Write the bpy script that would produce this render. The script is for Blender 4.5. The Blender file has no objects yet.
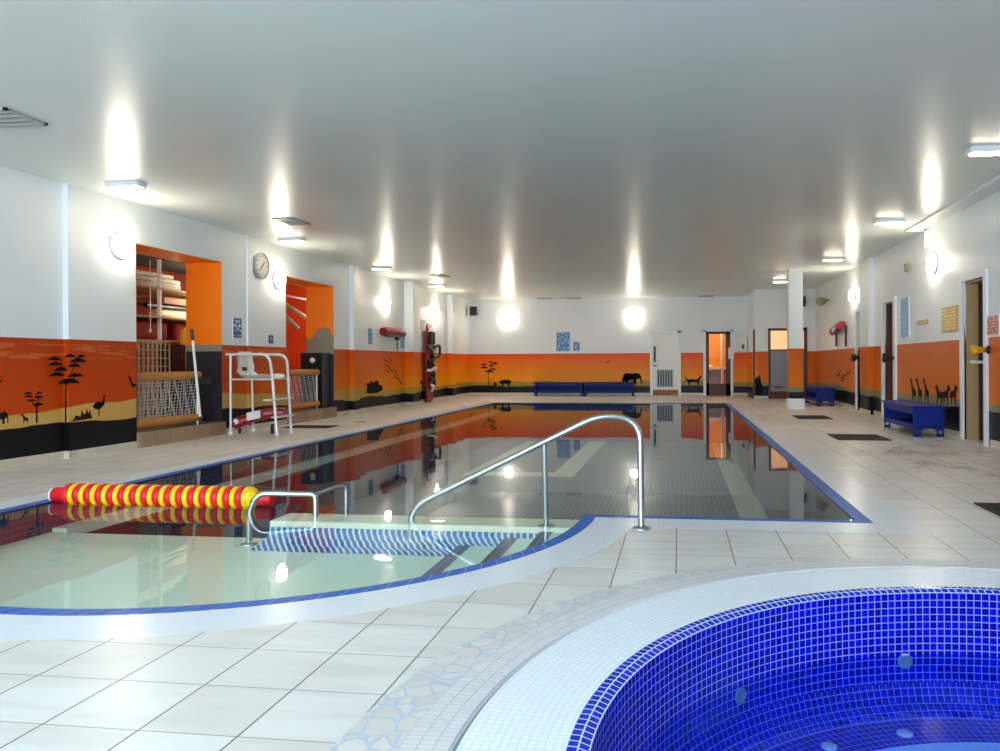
import bpy, bmesh, math, random
from mathutils import Vector, Matrix
random.seed(7)
PI = math.pi
S = bpy.context.scene
COL = S.collection

# ------------------------------------------------------------------ helpers
def lin(r, g, b):
    def f(c):
        c /= 255.0
        return c / 12.92 if c <= 0.04045 else ((c + 0.055) / 1.055) ** 2.4
    return (f(r), f(g), f(b), 1.0)

class N:
    """small node-graph writer"""
    def __init__(self, name):
        self.m = bpy.data.materials.new(name)
        self.m.use_nodes = True
        self.t = self.m.node_tree
        self.t.nodes.clear()
        self.out = self.t.nodes.new('ShaderNodeOutputMaterial')
    def n(self, kind, **kw):
        x = self.t.nodes.new(kind)
        for k, v in kw.items():
            setattr(x, k, v)
        return x
    def put(self, sock, v):
        if v is None:
            return
        if isinstance(v, bpy.types.NodeSocket):
            self.t.links.new(v, sock)
        else:
            sock.default_value = v
    def math(self, op, a, b=None, c=None):
        x = self.n('ShaderNodeMath', operation=op)
        self.put(x.inputs[0], a); self.put(x.inputs[1], b); self.put(x.inputs[2], c)
        return x.outputs[0]
    def mix(self, fac, a, b):
        x = self.n('ShaderNodeMix', data_type='RGBA')
        self.put(x.inputs[0], fac); self.put(x.inputs[6], a); self.put(x.inputs[7], b)
        return x.outputs[2]
    def ramp(self, v, a, b):
        x = self.n('ShaderNodeMapRange'); x.clamp = True
        self.put(x.inputs[0], v); x.inputs[1].default_value = a; x.inputs[2].default_value = b
        return x.outputs[0]
    def noise(self, vec, scale, detail=2.0, rough=0.5):
        x = self.n('ShaderNodeTexNoise')
        self.put(x.inputs['Vector'], vec); x.inputs['Scale'].default_value = scale
        x.inputs['Detail'].default_value = detail; x.inputs['Roughness'].default_value = rough
        return x.outputs[0]
    def comb(self, x, y, z):
        c = self.n('ShaderNodeCombineXYZ')
        self.put(c.inputs[0], x); self.put(c.inputs[1], y); self.put(c.inputs[2], z)
        return c.outputs[0]
    def sep(self, v):
        s = self.n('ShaderNodeSeparateXYZ'); self.put(s.inputs[0], v)
        return s.outputs
    def pos(self):
        return self.sep(self.n('ShaderNodeNewGeometry').outputs['Position'])
    def uv(self):
        return self.sep(self.n('ShaderNodeUVMap').outputs[0])
    def bump(self, h, strength=0.2, dist=0.01):
        b = self.n('ShaderNodeBump'); b.inputs['Strength'].default_value = strength
        b.inputs['Distance'].default_value = dist; self.put(b.inputs['Height'], h)
        return b.outputs[0]
    def bsdf(self, color, rough=0.5, metal=0.0, spec=0.5, normal=None, emit=None, estr=0.0, coat=0.0):
        p = self.n('ShaderNodeBsdfPrincipled')
        self.put(p.inputs['Base Color'], color); self.put(p.inputs['Roughness'], rough)
        self.put(p.inputs['Metallic'], metal); self.put(p.inputs['Specular IOR Level'], spec)
        if normal is not None: self.put(p.inputs['Normal'], normal)
        if emit is not None:
            self.put(p.inputs['Emission Color'], emit); p.inputs['Emission Strength'].default_value = estr
        if coat: p.inputs['Coat Weight'].default_value = coat
        self.t.links.new(p.outputs[0], self.out.inputs[0])
        return self.m

def flat(name, rgb, rough=0.5, metal=0.0, spec=0.5, var=0.08, scale=6.0, emit=0.0):
    """plain colour with slight procedural variation"""
    g = N(name)
    c = lin(*rgb)
    p = g.n('ShaderNodeTexCoord').outputs['Object']
    nz = g.noise(p, scale, 3.0)
    d = tuple(x * (1 - var) for x in c[:3]) + (1.0,)
    l = tuple(min(1, x * (1 + var)) for x in c[:3]) + (1.0,)
    col = g.mix(nz, d, l)
    return g.bsdf(col, rough, metal, spec, emit=c if emit else None, estr=emit)

def mosaic(name, tile, grout, su, sv, g_w, rough=0.25, var=0.1, spec=0.5, gv=None):
    g = N(name)
    u, v, _ = g.uv()
    us, vs = g.math('DIVIDE', u, su), g.math('DIVIDE', v, sv)
    fu = g.math('ABSOLUTE', g.math('SUBTRACT', g.math('FRACT', us), 0.5))
    fv = g.math('ABSOLUTE', g.math('SUBTRACT', g.math('FRACT', vs), 0.5))
    gu = g.math('GREATER_THAN', fu, 0.5 - g_w)
    gvv = g.math('GREATER_THAN', fv, 0.5 - (gv if gv is not None else g_w))
    mask = g.math('MAXIMUM', gu, gvv)
    w = g.n('ShaderNodeTexWhiteNoise', noise_dimensions='2D')
    g.put(w.inputs['Vector'], g.comb(g.math('FLOOR', us), g.math('FLOOR', vs), 0.0))
    c = lin(*tile)
    a = tuple(x * (1 - var) for x in c[:3]) + (1,)
    b = tuple(min(1, x * (1 + var)) for x in c[:3]) + (1,)
    t = g.mix(w.outputs[0], a, b)
    col = g.mix(mask, t, lin(*grout))
    r = g.math('ADD', g.math('MULTIPLY', mask, 0.4), rough)
    return g.bsdf(col, r, 0.0, spec)

class MB:
    """collects geometry with metric UVs and builds one mesh object"""
    def __init__(self):
        self.v, self.f, self.u, self.s = [], [], [], []
    def face(self, pts, uvs=None, smooth=False, idx=None):
        if idx is None:
            b = len(self.v); self.v += [tuple(p) for p in pts]; idx = list(range(b, b + len(pts)))
        if uvs is None:
            uvs = [(p[0], p[1]) for p in pts]
        self.f.append(idx); self.u.append(uvs); self.s.append(smooth)
    def quad(self, a, b, c, d, uvs=None):
        self.face([a, b, c, d], uvs)
    def box(self, x0, y0, z0, x1, y1, z1):
        x0, x1 = sorted((x0, x1)); y0, y1 = sorted((y0, y1)); z0, z1 = sorted((z0, z1))
        P = lambda i: ((x1 if i & 1 else x0), (y1 if i & 2 else y0), (z1 if i & 4 else z0))
        for q, (i, j) in (((0, 2, 3, 1), (0, 1)), ((4, 5, 7, 6), (0, 1)), ((0, 1, 5, 4), (0, 2)),
                          ((2, 6, 7, 3), (0, 2)), ((0, 4, 6, 2), (1, 2)), ((1, 3, 7, 5), (1, 2))):
            pts = [P(k) for k in q]
            self.face(pts, [(p[i], p[j]) for p in pts])
        return self
    def cyl(self, p0, p1, r0, r1=None, n=16, caps=True):
        r1 = r0 if r1 is None else r1
        p0, p1 = Vector(p0), Vector(p1)
        d = (p1 - p0); L = d.length; d.normalize()
        a = d.orthogonal().normalized(); b = d.cross(a)
        base = len(self.v)
        for k, (p, r) in enumerate(((p0, r0), (p1, r1))):
            for i in range(n):
                t = 2 * PI * i / n
                self.v.append(tuple(p + (a * math.cos(t) + b * math.sin(t)) * r))
        for i in range(n):
            j = (i + 1) % n
            u0, u1 = 2 * PI * r0 * i / n, 2 * PI * r0 * (i + 1) / n
            self.face(None, [(u0, 0), (u1, 0), (u1, L), (u0, L)], True, [base + i, base + j, base + n + j, base + n + i])
        if caps:
            for k, rev in ((0, True), (1, False)):
                pts = [self.v[base + k * n + i] for i in range(n)]
                if rev: pts.reverse()
                self.face(pts)
        return self
    def tube(self, pts, r, n=10):
        pts = [Vector(p) for p in pts]
        base = len(self.v); L = 0
        t0 = (pts[1] - pts[0]).normalized(); a = t0.orthogonal().normalized()
        for i, p in enumerate(pts):
            t = (pts[min(i + 1, len(pts) - 1)] - pts[max(i - 1, 0)]).normalized()
            a = (a - t * a.dot(t)).normalized(); b = t.cross(a)
            for k in range(n):
                q = 2 * PI * k / n
                self.v.append(tuple(p + (a * math.cos(q) + b * math.sin(q)) * r))
        for i in range(len(pts) - 1):
            for k in range(n):
                j = (k + 1) % n
                self.face(None, [(0, 0)] * 4, True, [base + i * n + k, base + i * n + j, base + (i + 1) * n + j, base + (i + 1) * n + k])
        self.face([self.v[base + k] for k in range(n)][::-1])
        e = base + (len(pts) - 1) * n
        self.face([self.v[e + k] for k in range(n)])
        return self
    def ring(self, cx, cy, prof, n=96, a0=0.0, a1=2 * PI, smooth=True):
        """surface of revolution about z; prof = [(r, z), ...]"""
        s = 0
        for (ra, za), (rb, zb) in zip(prof, prof[1:]):
            L = math.hypot(rb - ra, zb - za); base = len(self.v); rm = max(ra, rb)
            for r, z in ((ra, za), (rb, zb)):
                for i in range(n + 1):
                    t = a0 + (a1 - a0) * i / n
                    self.v.append((cx + r * math.cos(t), cy + r * math.sin(t), z))
            for i in range(n):
                u0, u1 = rm * (a1 - a0) * i / n, rm * (a1 - a0) * (i + 1) / n
                self.face(None, [(u0, s), (u1, s), (u1, s + L), (u0, s + L)], smooth,
                          [base + i, base + i + 1, base + n + 1 + i + 1, base + n + 1 + i])
            s += L
        return self
    def lathe(self, p0, axis, prof, n=20):
        """surface of revolution about an axis from p0; prof = [(r, dist), ...]"""
        p0, d = Vector(p0), Vector(axis).normalized()
        a = d.orthogonal().normalized(); b = d.cross(a); base = len(self.v)
        for r, h in prof:
            for i in range(n):
                t = 2 * PI * i / n
                self.v.append(tuple(p0 + d * h + (a * math.cos(t) + b * math.sin(t)) * max(r, 1e-4)))
        for k in range(len(prof) - 1):
            for i in range(n):
                j = (i + 1) % n
                self.face(None, [(0, 0)] * 4, True, [base + k * n + i, base + k * n + j, base + (k + 1) * n + j, base + (k + 1) * n + i])
        return self
    def prism(self, pts, axis, d0, d1):
        """extrude a 2-D outline; axis 'x': pts=(y,z), 'y': pts=(x,z), 'z': pts=(x,y)"""
        mk = {'x': lambda p, d: (d, p[0], p[1]), 'y': lambda p, d: (p[0], d, p[1]), 'z': lambda p, d: (p[0], p[1], d)}[axis]
        n = len(pts)
        A = [mk(p, d0) for p in pts]; B = [mk(p, d1) for p in pts]
        self.face(A[::-1], [pts[i] for i in range(n)][::-1]); self.face(B, list(pts))
        for i in range(n):
            j = (i + 1) % n; l = math.dist(pts[i], pts[j])
            self.face([A[i], A[j], B[j], B[i]], [(0, d0), (l, d0), (l, d1), (0, d1)])
        return self
    def build(self, name, mat, parent=None, bevel=0.0, recalc=True):
        root = parent
        while root is not None and root.parent is not None: root = root.parent
        off = Vector(root.location) if root is not None else Vector((0, 0, 0))
        me = bpy.data.meshes.new(name)
        me.from_pydata([tuple(Vector(p) - off) for p in self.v], [], self.f)
        ul = me.uv_layers.new(name='UVMap')
        k = 0
        for fi, q in enumerate(self.u):
            for w in q:
                ul.data[k].uv = w; k += 1
        me.polygons.foreach_set('use_smooth', self.s)
        if recalc:
            bm = bmesh.new(); bm.from_mesh(me)
            bmesh.ops.remove_doubles(bm, verts=bm.verts, dist=1e-5) if bevel else None
            bmesh.ops.recalc_face_normals(bm, faces=bm.faces); bm.to_mesh(me); bm.free()
        me.materials.append(mat)
        o = bpy.data.objects.new(name, me); COL.objects.link(o)
        if parent is not None: o.parent = parent
        if bevel:
            b = o.modifiers.new('round', 'BEVEL'); b.width = bevel; b.segments = 2; b.limit_method = 'ANGLE'
        return o

def tag(o, label, cat, group=None):
    o['label'] = label; o['category'] = cat
    if group: o['group'] = group
    return o
def thing(name, loc, label, cat, group=None):
    o = bpy.data.objects.new(name, None); COL.objects.link(o); o.location = loc
    o.empty_display_size = 0.1
    return tag(o, label, cat, group)
def struct(o):
    o['kind'] = 'structure'; return o
def dup(root, loc, label, group=None, rotz=None):
    r = root.copy(); COL.objects.link(r); r.location = loc; r['label'] = label
    if rotz is not None: r.rotation_euler[2] = rotz
    if group: r['group'] = group
    for ch in list(root.children):
        c = ch.copy(); COL.objects.link(c); c.parent = r
        for g in list(ch.children):
            d = g.copy(); COL.objects.link(d); d.parent = c
    return r
def fillet(pts, rad, seg=7):
    """round the corners of a polyline"""
    pts = [Vector(p) for p in pts]
    if not isinstance(rad, (list, tuple)): rad = [rad] * len(pts)
    out = [pts[0]]
    for i in range(1, len(pts) - 1):
        a, b, c = pts[i - 1], pts[i], pts[i + 1]
        d1, d2 = (a - b), (c - b)
        r = min(rad[i], d1.length * .49, d2.length * .49)
        p, q = b + d1.normalized() * r, b + d2.normalized() * r
        for k in range(seg + 1):
            t = k / seg
            out.append((1 - t) ** 2 * p + 2 * t * (1 - t) * b + t * t * q)
    out.append(pts[-1])
    return out

# ------------------------------------------------------------------ dimensions (metres)
XL, XR, YB, YF, H, DADO = -7.09, 3.975, 24.8, -3.5, 3.23, 1.40
TX, TY = 1.42, 2.12           # hot tub centre
BX, BY, BR = -2.93, 5.28, 2.34  # shallow bay circle
PXL, PXR, PYF = -5.13, 1.31, 20.26
ZW = -0.014                    # pool water level
TW = -0.31                    # hot tub water level
ZD, ZS = -1.05, -0.25         # pool floors

# ------------------------------------------------------------------ materials
def make_ceiling():
    g = N('ceiling_gloss_paint')
    p = g.n('ShaderNodeNewGeometry').outputs['Position']
    nz = g.noise(p, 0.35, 2.0)
    col = g.mix(nz, lin(214, 220, 214), lin(222, 226, 220))
    h = g.math('ADD', g.noise(p, 2.2, 3.0), g.math('MULTIPLY', g.noise(p, 40.0, 2.0), 0.15))
    return g.bsdf(col, 0.28, 0, 0.21, g.bump(h, 0.25, 0.02))

def make_wall():
    g = N('painted_mural_wall')
    x, y, z = g.pos()
    w = g.math('ADD', x, y)
    right = g.math('GREATER_THAN', x, 2.3)
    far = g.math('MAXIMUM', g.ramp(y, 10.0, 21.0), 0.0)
    white = g.mix(g.noise(g.comb(x, y, z), 0.8), lin(232, 236, 238), lin(238, 240, 240))
    zt = g.ramp(z, 0.35, DADO)
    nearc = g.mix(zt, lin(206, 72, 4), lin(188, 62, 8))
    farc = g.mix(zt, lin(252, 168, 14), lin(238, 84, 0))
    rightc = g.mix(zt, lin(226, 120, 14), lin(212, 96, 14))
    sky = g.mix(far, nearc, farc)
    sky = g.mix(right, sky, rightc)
    cl = g.noise(g.comb(g.math('MULTIPLY', w, 1.1), g.math('MULTIPLY', z, 11.0), 3.0), 1.0, 3.0)
    clm = g.math('MULTIPLY', g.math('GREATER_THAN', cl, 0.52), g.math('MULTIPLY', g.math('GREATER_THAN', z, 1.17), g.math('LESS_THAN', z, 1.34)))
    clm = g.math('MULTIPLY', clm, g.math('LESS_THAN', y, 13.0))
    sky = g.mix(g.math('MULTIPLY', clm, 0.55), sky, lin(215, 120, 70))
    hn = g.noise(g.comb(w, 0.0, 4.7), 0.55, 1.5)
    hh = g.math('ADD', g.math('MULTIPLY', hn, 0.42), g.math('SUBTRACT', 0.36, g.math('MULTIPLY', far, 0.12)))
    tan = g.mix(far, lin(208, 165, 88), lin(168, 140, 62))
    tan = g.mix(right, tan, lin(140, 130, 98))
    c = g.mix(g.math('LESS_THAN', z, hh), sky, tan)
    bn = g.noise(g.comb(w, 0.0, 1.3), 0.9, 2.0)
    bh = g.math('ADD', g.math('MULTIPLY', bn, 0.16), g.math('ADD', g.math('SUBTRACT', 0.335, g.math('MULTIPLY', g.ramp(y, 9.0, 15.0), 0.1)), g.math('MULTIPLY', right, 0.06)))
    c = g.mix(g.math('LESS_THAN', z, bh), c, lin(11, 14, 20))
    col = g.mix(g.math('GREATER_THAN', z, DADO), c, white)
    h = g.noise(g.comb(x, y, z), 25.0, 2.0)
    return g.bsdf(col, 0.38, 0, 0.2, g.bump(h, 0.06, 0.01))

def make_reveal(split):
    g = N('orange_reveal_paint')
    x, y, z = g.pos()
    nz = g.noise(g.comb(x, y, z), 2.5, 1.0)
    edge = g.math('ADD', split, g.math('MULTIPLY', g.math('SUBTRACT', nz, 0.5), 0.9 if split > 1.45 else 0.02))
    c = g.mix(g.math('LESS_THAN', z, edge), lin(255, 130, 0), lin(142, 140, 118))
    c = g.mix(g.math('LESS_THAN', z, 1.30), c, lin(34, 40, 50))
    return g.bsdf(c, 0.4)

def make_floor():
    g = N('deck_tiles')
    x, y, z = g.pos()
    sz = 0.3196
    ux = g.math('DIVIDE', g.math('SUBTRACT', x, -2.256), sz)
    uy = g.math('DIVIDE', g.math('SUBTRACT', y, 2.055), sz)
    fx = g.math('ABSOLUTE', g.math('SUBTRACT', g.math('FRACT', ux), 0.5))
    fy = g.math('ABSOLUTE', g.math('SUBTRACT', g.math('FRACT', uy), 0.5))
    gx = g.math('GREATER_THAN', fx, 0.489)
    gy = g.math('GREATER_THAN', fy, 0.4935)
    wn = g.n('ShaderNodeTexWhiteNoise', noise_dimensions='2D')
    g.put(wn.inputs['Vector'], g.comb(g.math('FLOOR', ux), g.math('FLOOR', uy), 0.0))
    t = g.mix(wn.outputs[0], lin(225, 219, 210), lin(235, 231, 225))
    st = g.noise(g.comb(g.math('MULTIPLY', x, 1.2), g.math('MULTIPLY', y, 6.0), 0.0), 1.6, 4.0)
    t = g.mix(g.math('MULTIPLY', g.ramp(st, 0.45, 0.75), 0.35), t, lin(196, 178, 160))
    # brown worn patches on the walkway by the bench
    wear = g.noise(g.comb(g.math('MULTIPLY', x, 2.0), g.math('MULTIPLY', y, 1.1), 2.0), 1.6, 5.0, 0.65)
    d2 = g.math('ADD', g.math('POWER', g.math('DIVIDE', g.math('SUBTRACT', x, 3.0), 0.95), 2.0), g.math('POWER', g.math('DIVIDE', g.math('SUBTRACT', y, 9.5), 2.6), 2.0))
    wm = g.math('MULTIPLY', g.ramp(wear, 0.53, 0.66), g.math('SUBTRACT', 1.0, g.ramp(d2, 0.4, 1.3)))
    t = g.mix(g.math('MULTIPLY', wm, 0.6), t, lin(92, 74, 62))
    c = g.mix(gy, t, lin(150, 138, 128))
    c = g.mix(gx, c, lin(126, 112, 104))
    rg = g.math('ADD', g.math('MULTIPLY', g.noise(g.comb(x, y, 0.0), 1.3, 3.0), 0.25), 0.2)
    return g.bsdf(c, rg, 0, 0.35)

def make_crazy():
    g = N('broken_tile_paving')
    x, y, z = g.pos()
    v = g.n('ShaderNodeTexVoronoi', feature='DISTANCE_TO_EDGE'); g.put(v.inputs['Vector'], g.comb(x, y, 0.0)); v.inputs['Scale'].default_value = 13.0
    v2 = g.n('ShaderNodeTexVoronoi'); g.put(v2.inputs['Vector'], g.comb(x, y, 0.0)); v2.inputs['Scale'].default_value = 13.0
    thr = g.math('MULTIPLY', g.noise(g.comb(x, y, 0.0), 9.0, 1.0), 0.11)
    c = g.mix(g.sep(v2.outputs['Color'])[0], lin(216, 208, 200), lin(230, 222, 214))
    c = g.mix(g.math('LESS_THAN', v.outputs[0], thr), c, lin(196, 203, 212))
    return g.bsdf(c, 0.35)

def make_water(name, tint, strength, scale, dist):
    g = N(name)
    p = g.n('ShaderNodeNewGeometry').outputs['Position']
    nrm = g.bump(g.noise(p, scale, 2.0), strength, dist)
    dt = g.n('ShaderNodeVectorMath', operation='DOT_PRODUCT')
    g.put(dt.inputs[0], g.n('ShaderNodeNewGeometry').outputs['Incoming']); g.put(dt.inputs[1], nrm)
    # Fresnel equations for still water, the same from either side
    c = g.math('ABSOLUTE', dt.outputs['Value'])
    q = g.math('SQRT', g.math('ADD', g.math('MULTIPLY', c, c), 1.33 ** 2 - 1))
    a = g.math('DIVIDE', g.math('SUBTRACT', q, c), g.math('ADD', q, c))
    b = g.math('DIVIDE', g.math('SUBTRACT', g.math('MULTIPLY', c, g.math('ADD', q, c)), 1.0), g.math('ADD', g.math('MULTIPLY', c, g.math('SUBTRACT', q, c)), 1.0))
    fres = g.math('MULTIPLY', g.math('MULTIPLY', g.math('MULTIPLY', a, a), 0.5), g.math('ADD', 1.0, g.math('MULTIPLY', b, b)))
    tr = g.n('ShaderNodeBsdfTransparent'); tr.inputs[0].default_value = tint
    gl = g.n('ShaderNodeBsdfGlossy'); gl.inputs['Roughness'].default_value = 0.015; g.put(gl.inputs['Normal'], nrm)
    mx = g.n('ShaderNodeMixShader')
    g.put(mx.inputs[0], fres); g.put(mx.inputs[1], tr.outputs[0]); g.put(mx.inputs[2], gl.outputs[0])
    g.t.links.new(mx.outputs[0], g.out.inputs[0])
    return g.m

def make_glass(name, tint):
    g = N(name)
    fr = g.n('ShaderNodeFresnel'); fr.inputs[0].default_value = 1.5
    tr = g.n('ShaderNodeBsdfTransparent'); tr.inputs[0].default_value = tint
    gl = g.n('ShaderNodeBsdfGlossy'); gl.inputs['Roughness'].default_value = 0.02
    mx = g.n('ShaderNodeMixShader')
    g.put(mx.inputs[0], fr.outputs[0]); g.put(mx.inputs[1], tr.outputs[0]); g.put(mx.inputs[2], gl.outputs[0])
    g.t.links.new(mx.outputs[0], g.out.inputs[0])
    return g.m

def make_sheet(name, rgb, ink, rows, bg_var=0.06, thick=0.45, seed=1.0):
    """printed sheet: rows of illegible marks"""
    g = N(name)
    u, v, _ = g.sep(g.n('ShaderNodeTexCoord').outputs['Generated'])
    s = g.math('MAXIMUM', u, v)
    a, b, c3 = g.sep(g.n('ShaderNodeTexCoord').outputs['Generated'])
    r = g.math('MULTIPLY', c3, float(rows))
    row = g.math('LESS_THAN', g.math('ABSOLUTE', g.math('SUBTRACT', g.math('FRACT', r), 0.5)), thick * 0.5)
    word = g.math('GREATER_THAN', g.noise(g.comb(g.math('MULTIPLY', g.math('ADD', a, b), 9.0), g.math('MULTIPLY', g.math('FLOOR', r), 7.3), seed), 1.0, 1.0), 0.53)
    q = g.math('MULTIPLY', row, word)
    col = g.mix(q, lin(*rgb), lin(*ink))
    return g.bsdf(col, 0.3)

M = {}
M['ceiling'] = make_ceiling(); M['wall'] = make_wall(); M['floor'] = make_floor(); M['crazy'] = make_crazy()
M['reveal'] = make_reveal(1.40); M['reveal_wave'] = make_reveal(1.72)
M['white'] = flat('white_paint', (236, 238, 238), 0.35, var=0.02)
M['coping'] = mosaic('white_mosaic', (238, 240, 243), (214, 220, 226), 0.03, 0.03, 0.06, 0.25, 0.02)
M['rim'] = mosaic('blue_edge_tile', (14, 92, 184), (140, 180, 210), 0.11, 0.105, 0.03, 0.4, 0.12, spec=0.2, gv=0.001)
M['navy'] = mosaic('navy_mosaic', (22, 36, 74), (70, 96, 128), 0.05, 0.05, 0.06, 0.3, 0.2)
M['slate'] = mosaic('slate_mosaic', (70, 102, 146), (176, 194, 210), 0.075, 0.075, 0.08, 0.35, 0.12)
M['pale'] = mosaic('pale_green_mosaic', (236, 252, 236), (228, 246, 230), 0.05, 0.05, 0.04, 0.35, 0.02)
M['cream'] = mosaic('cream_mosaic', (246, 246, 226), (236, 238, 216), 0.05, 0.05, 0.04, 0.35, 0.02)
M['bluewall'] = mosaic('blue_white_mosaic', (30, 92, 168), (205, 228, 232), 0.046, 0.34, 0.19, 0.3, 0.25, gv=0.004)
M['nosing'] = mosaic('step_edge_tile', (12, 28, 84), (130, 166, 204), 0.045, 0.2, 0.09, 0.3, 0.1, gv=0.01)
M['tubtile'] = mosaic('cobalt_mosaic', (6, 12, 172), (150, 162, 238), 0.0345, 0.0345, 0.05, 0.18, 0.35)
M['tubedge'] = mosaic('cobalt_edge_tile', (12, 44, 190), (214, 224, 250), 0.034, 0.034, 0.075, 0.18, 0.3)
M['tubwhite'] = mosaic('white_grid_mosaic', (248, 250, 252), (222, 230, 240), 0.026, 0.026, 0.07, 0.3, 0.03)
M['tubbeige'] = mosaic('beige_mosaic', (226, 222, 220), (204, 202, 204), 0.026, 0.05, 0.06, 0.35, 0.04)
M['gutter'] = flat('gutter_grey', (150, 160, 168), 0.5)
M['poolwater'] = make_water('pool_water', (0.945, 1.0, 0.962, 1), 0.10, 1.1, 0.02)
M['tubwater'] = make_water('hot_tub_water', (0.40, 0.62, 1.0, 1), 0.25, 5.0, 0.012)
M['steel'] = flat('brushed_steel', (186, 190, 192), 0.34, 1.0, var=0.03)
M['chairmetal'] = flat('white_metal_tube', (228, 226, 222), 0.3, 0.2, var=0.03)
M['plastic'] = flat('white_plastic', (236, 234, 226), 0.35, var=0.02)
M['grey'] = flat('grey_plastic', (168, 170, 166), 0.4, var=0.04)
M['dial'] = flat('dial_face', (206, 208, 202), 0.3, var=0.02)
M['black'] = flat('black_plastic', (20, 20, 22), 0.4)
M['ink'] = flat('mural_black', (14, 11, 13), 0.7, 0.0, 0.15)
M['inkbrown'] = flat('mural_brown_black', (44, 22, 12), 0.7, 0.0, 0.15)
M['red'] = flat('red_foam', (222, 14, 26), 0.45)
M['red_vinyl'] = flat('red_vinyl', (158, 10, 18), 0.45)
M['yellow'] = flat('yellow_foam', (250, 206, 10), 0.45)
M['crimson'] = flat('crimson_vinyl', (146, 14, 30), 0.3)
M['blue'] = flat('blue_painted_wood', (6, 36, 126), 0.5, 0.0, 0.25, var=0.15)
M['bluedark'] = flat('blue_painted_wood_deep', (5, 28, 100), 0.5, 0.0, 0.25, var=0.15)
M['brown'] = flat('dark_brown_wood', (92, 46, 20), 0.5, var=0.2)
M['tan'] = flat('tan_foam_wrap', (190, 128, 62), 0.6, var=0.12)
M['oak'] = flat('oak_lining', (188, 150, 104), 0.45, var=0.1)
M['base'] = mosaic('beige_base_tile', (214, 202, 184), (184, 170, 152), 0.32, 0.5, 0.008, 0.35, 0.05, gv=0.0)
M['grate'] = flat('dark_grating', (52, 44, 42), 0.7)
M['matpile'] = flat('dark_mat', (40, 35, 34), 0.8)
M['lamp'] = flat('lit_lamp_diffuser', (255, 244, 224), 0.3, emit=30.0, var=0.0)
M['battenfill'] = flat('batten_fill_glow', (255, 238, 208), 0.3, emit=20.0, var=0.0)  # glow added to the ceiling battens as fill for the room
M['storewall'] = flat('storage_red_wall', (205, 66, 18), 0.5, var=0.25, scale=2.0)
M['storedark'] = flat('storage_dark', (70, 60, 52), 0.7, var=0.2)
M['cream_foam'] = flat('cream_foam_board', (232, 222, 198), 0.6, var=0.05)
M['brownmat'] = flat('brown_mat', (150, 104, 66), 0.7, var=0.1)
M['beigeroll'] = flat('beige_roll', (206, 190, 148), 0.6, var=0.08)
M['goldboard'] = flat('golden_kickboard', (226, 168, 20), 0.5, var=0.06)
M['net'] = flat('net_cord', (214, 212, 206), 0.6)
M['lockerblue'] = flat('navy_locker', (28, 34, 44), 0.4)
M['plinth'] = mosaic('brown_plinth_tile', (158, 132, 104), (120, 98, 78), 0.3, 0.3, 0.01, 0.3, 0.15)
M['signblue'] = make_sheet('blue_notice', (20, 112, 176), (214, 232, 240), 9, thick=0.4)
M['signlight'] = make_sheet('light_blue_notice', (92, 150, 202), (196, 220, 236), 14, thick=0.35, seed=4.0)
M['signnavy'] = make_sheet('navy_notice', (22, 84, 150), (220, 232, 240), 4, thick=0.4, seed=2.0)
M['signyellow'] = make_sheet('gold_notice', (206, 156, 30), (240, 226, 190), 7, thick=0.45, seed=5.0)
M['signred'] = make_sheet('red_notice', (176, 70, 44), (226, 180, 160), 6, thick=0.4, seed=3.0)
M['brass'] = flat('brass_plate', (176, 150, 96), 0.4, 0.5)
M['thermo'] = flat('olive_box', (150, 140, 112), 0.5)
M['wood_strip'] = flat('wood_strip', (196, 170, 110), 0.5)
M['glass'] = make_glass('clear_glass', (0.95, 0.96, 0.95, 1))
M['skypane'] = make_glass('window_glass', (0.97, 0.99, 1.0, 1))
M['frost'] = flat('frosted_lit_pane', (255, 188, 136), 0.4, emit=0.36, var=0.02)
M['greypanel'] = flat('grey_door_panel', (132, 138, 142), 0.35, var=0.04)
M['changing'] = flat('changing_room_yellow', (240, 160, 30), 0.5, var=0.05)
M['towelwhite'] = flat('white_linen', (240, 238, 232), 0.7, var=0.03)
M['passageshade'] = flat('passage_shade', (40, 32, 28), 0.7, var=0.1)

# ------------------------------------------------------------------ camera
cd = bpy.data.cameras.new('camera'); cam = bpy.data.objects.new('camera', cd); COL.objects.link(cam)
F_PX, PPX, PPY, YAW, ROLL, CH = 747.51, 580.97, 362.42, 0.13, -0.0045, 1.1
cd.sensor_fit = 'HORIZONTAL'; cd.sensor_width = 36.0; cd.lens = 36.0 * F_PX / 1000.0
cd.shift_x = (500 - PPX) / 1000.0; cd.shift_y = (PPY - 375.5) / 1000.0
cd.clip_start = 0.05; cd.clip_end = 200
cy, sy, cr, sr = math.cos(YAW), math.sin(YAW), math.cos(ROLL), math.sin(ROLL)
Rv = Vector((cy * cr, sy * cr, sr)); Uv = Vector((-cy * sr, -sy * sr, cr)); Fv = Vector((-sy, cy, 0))
mw = Matrix.Identity(4)
for i in range(3):
    mw[i][0], mw[i][1], mw[i][2] = Rv[i], Uv[i], -Fv[i]
mw[2][3] = CH
cam.matrix_world = mw
S.camera = cam

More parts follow.
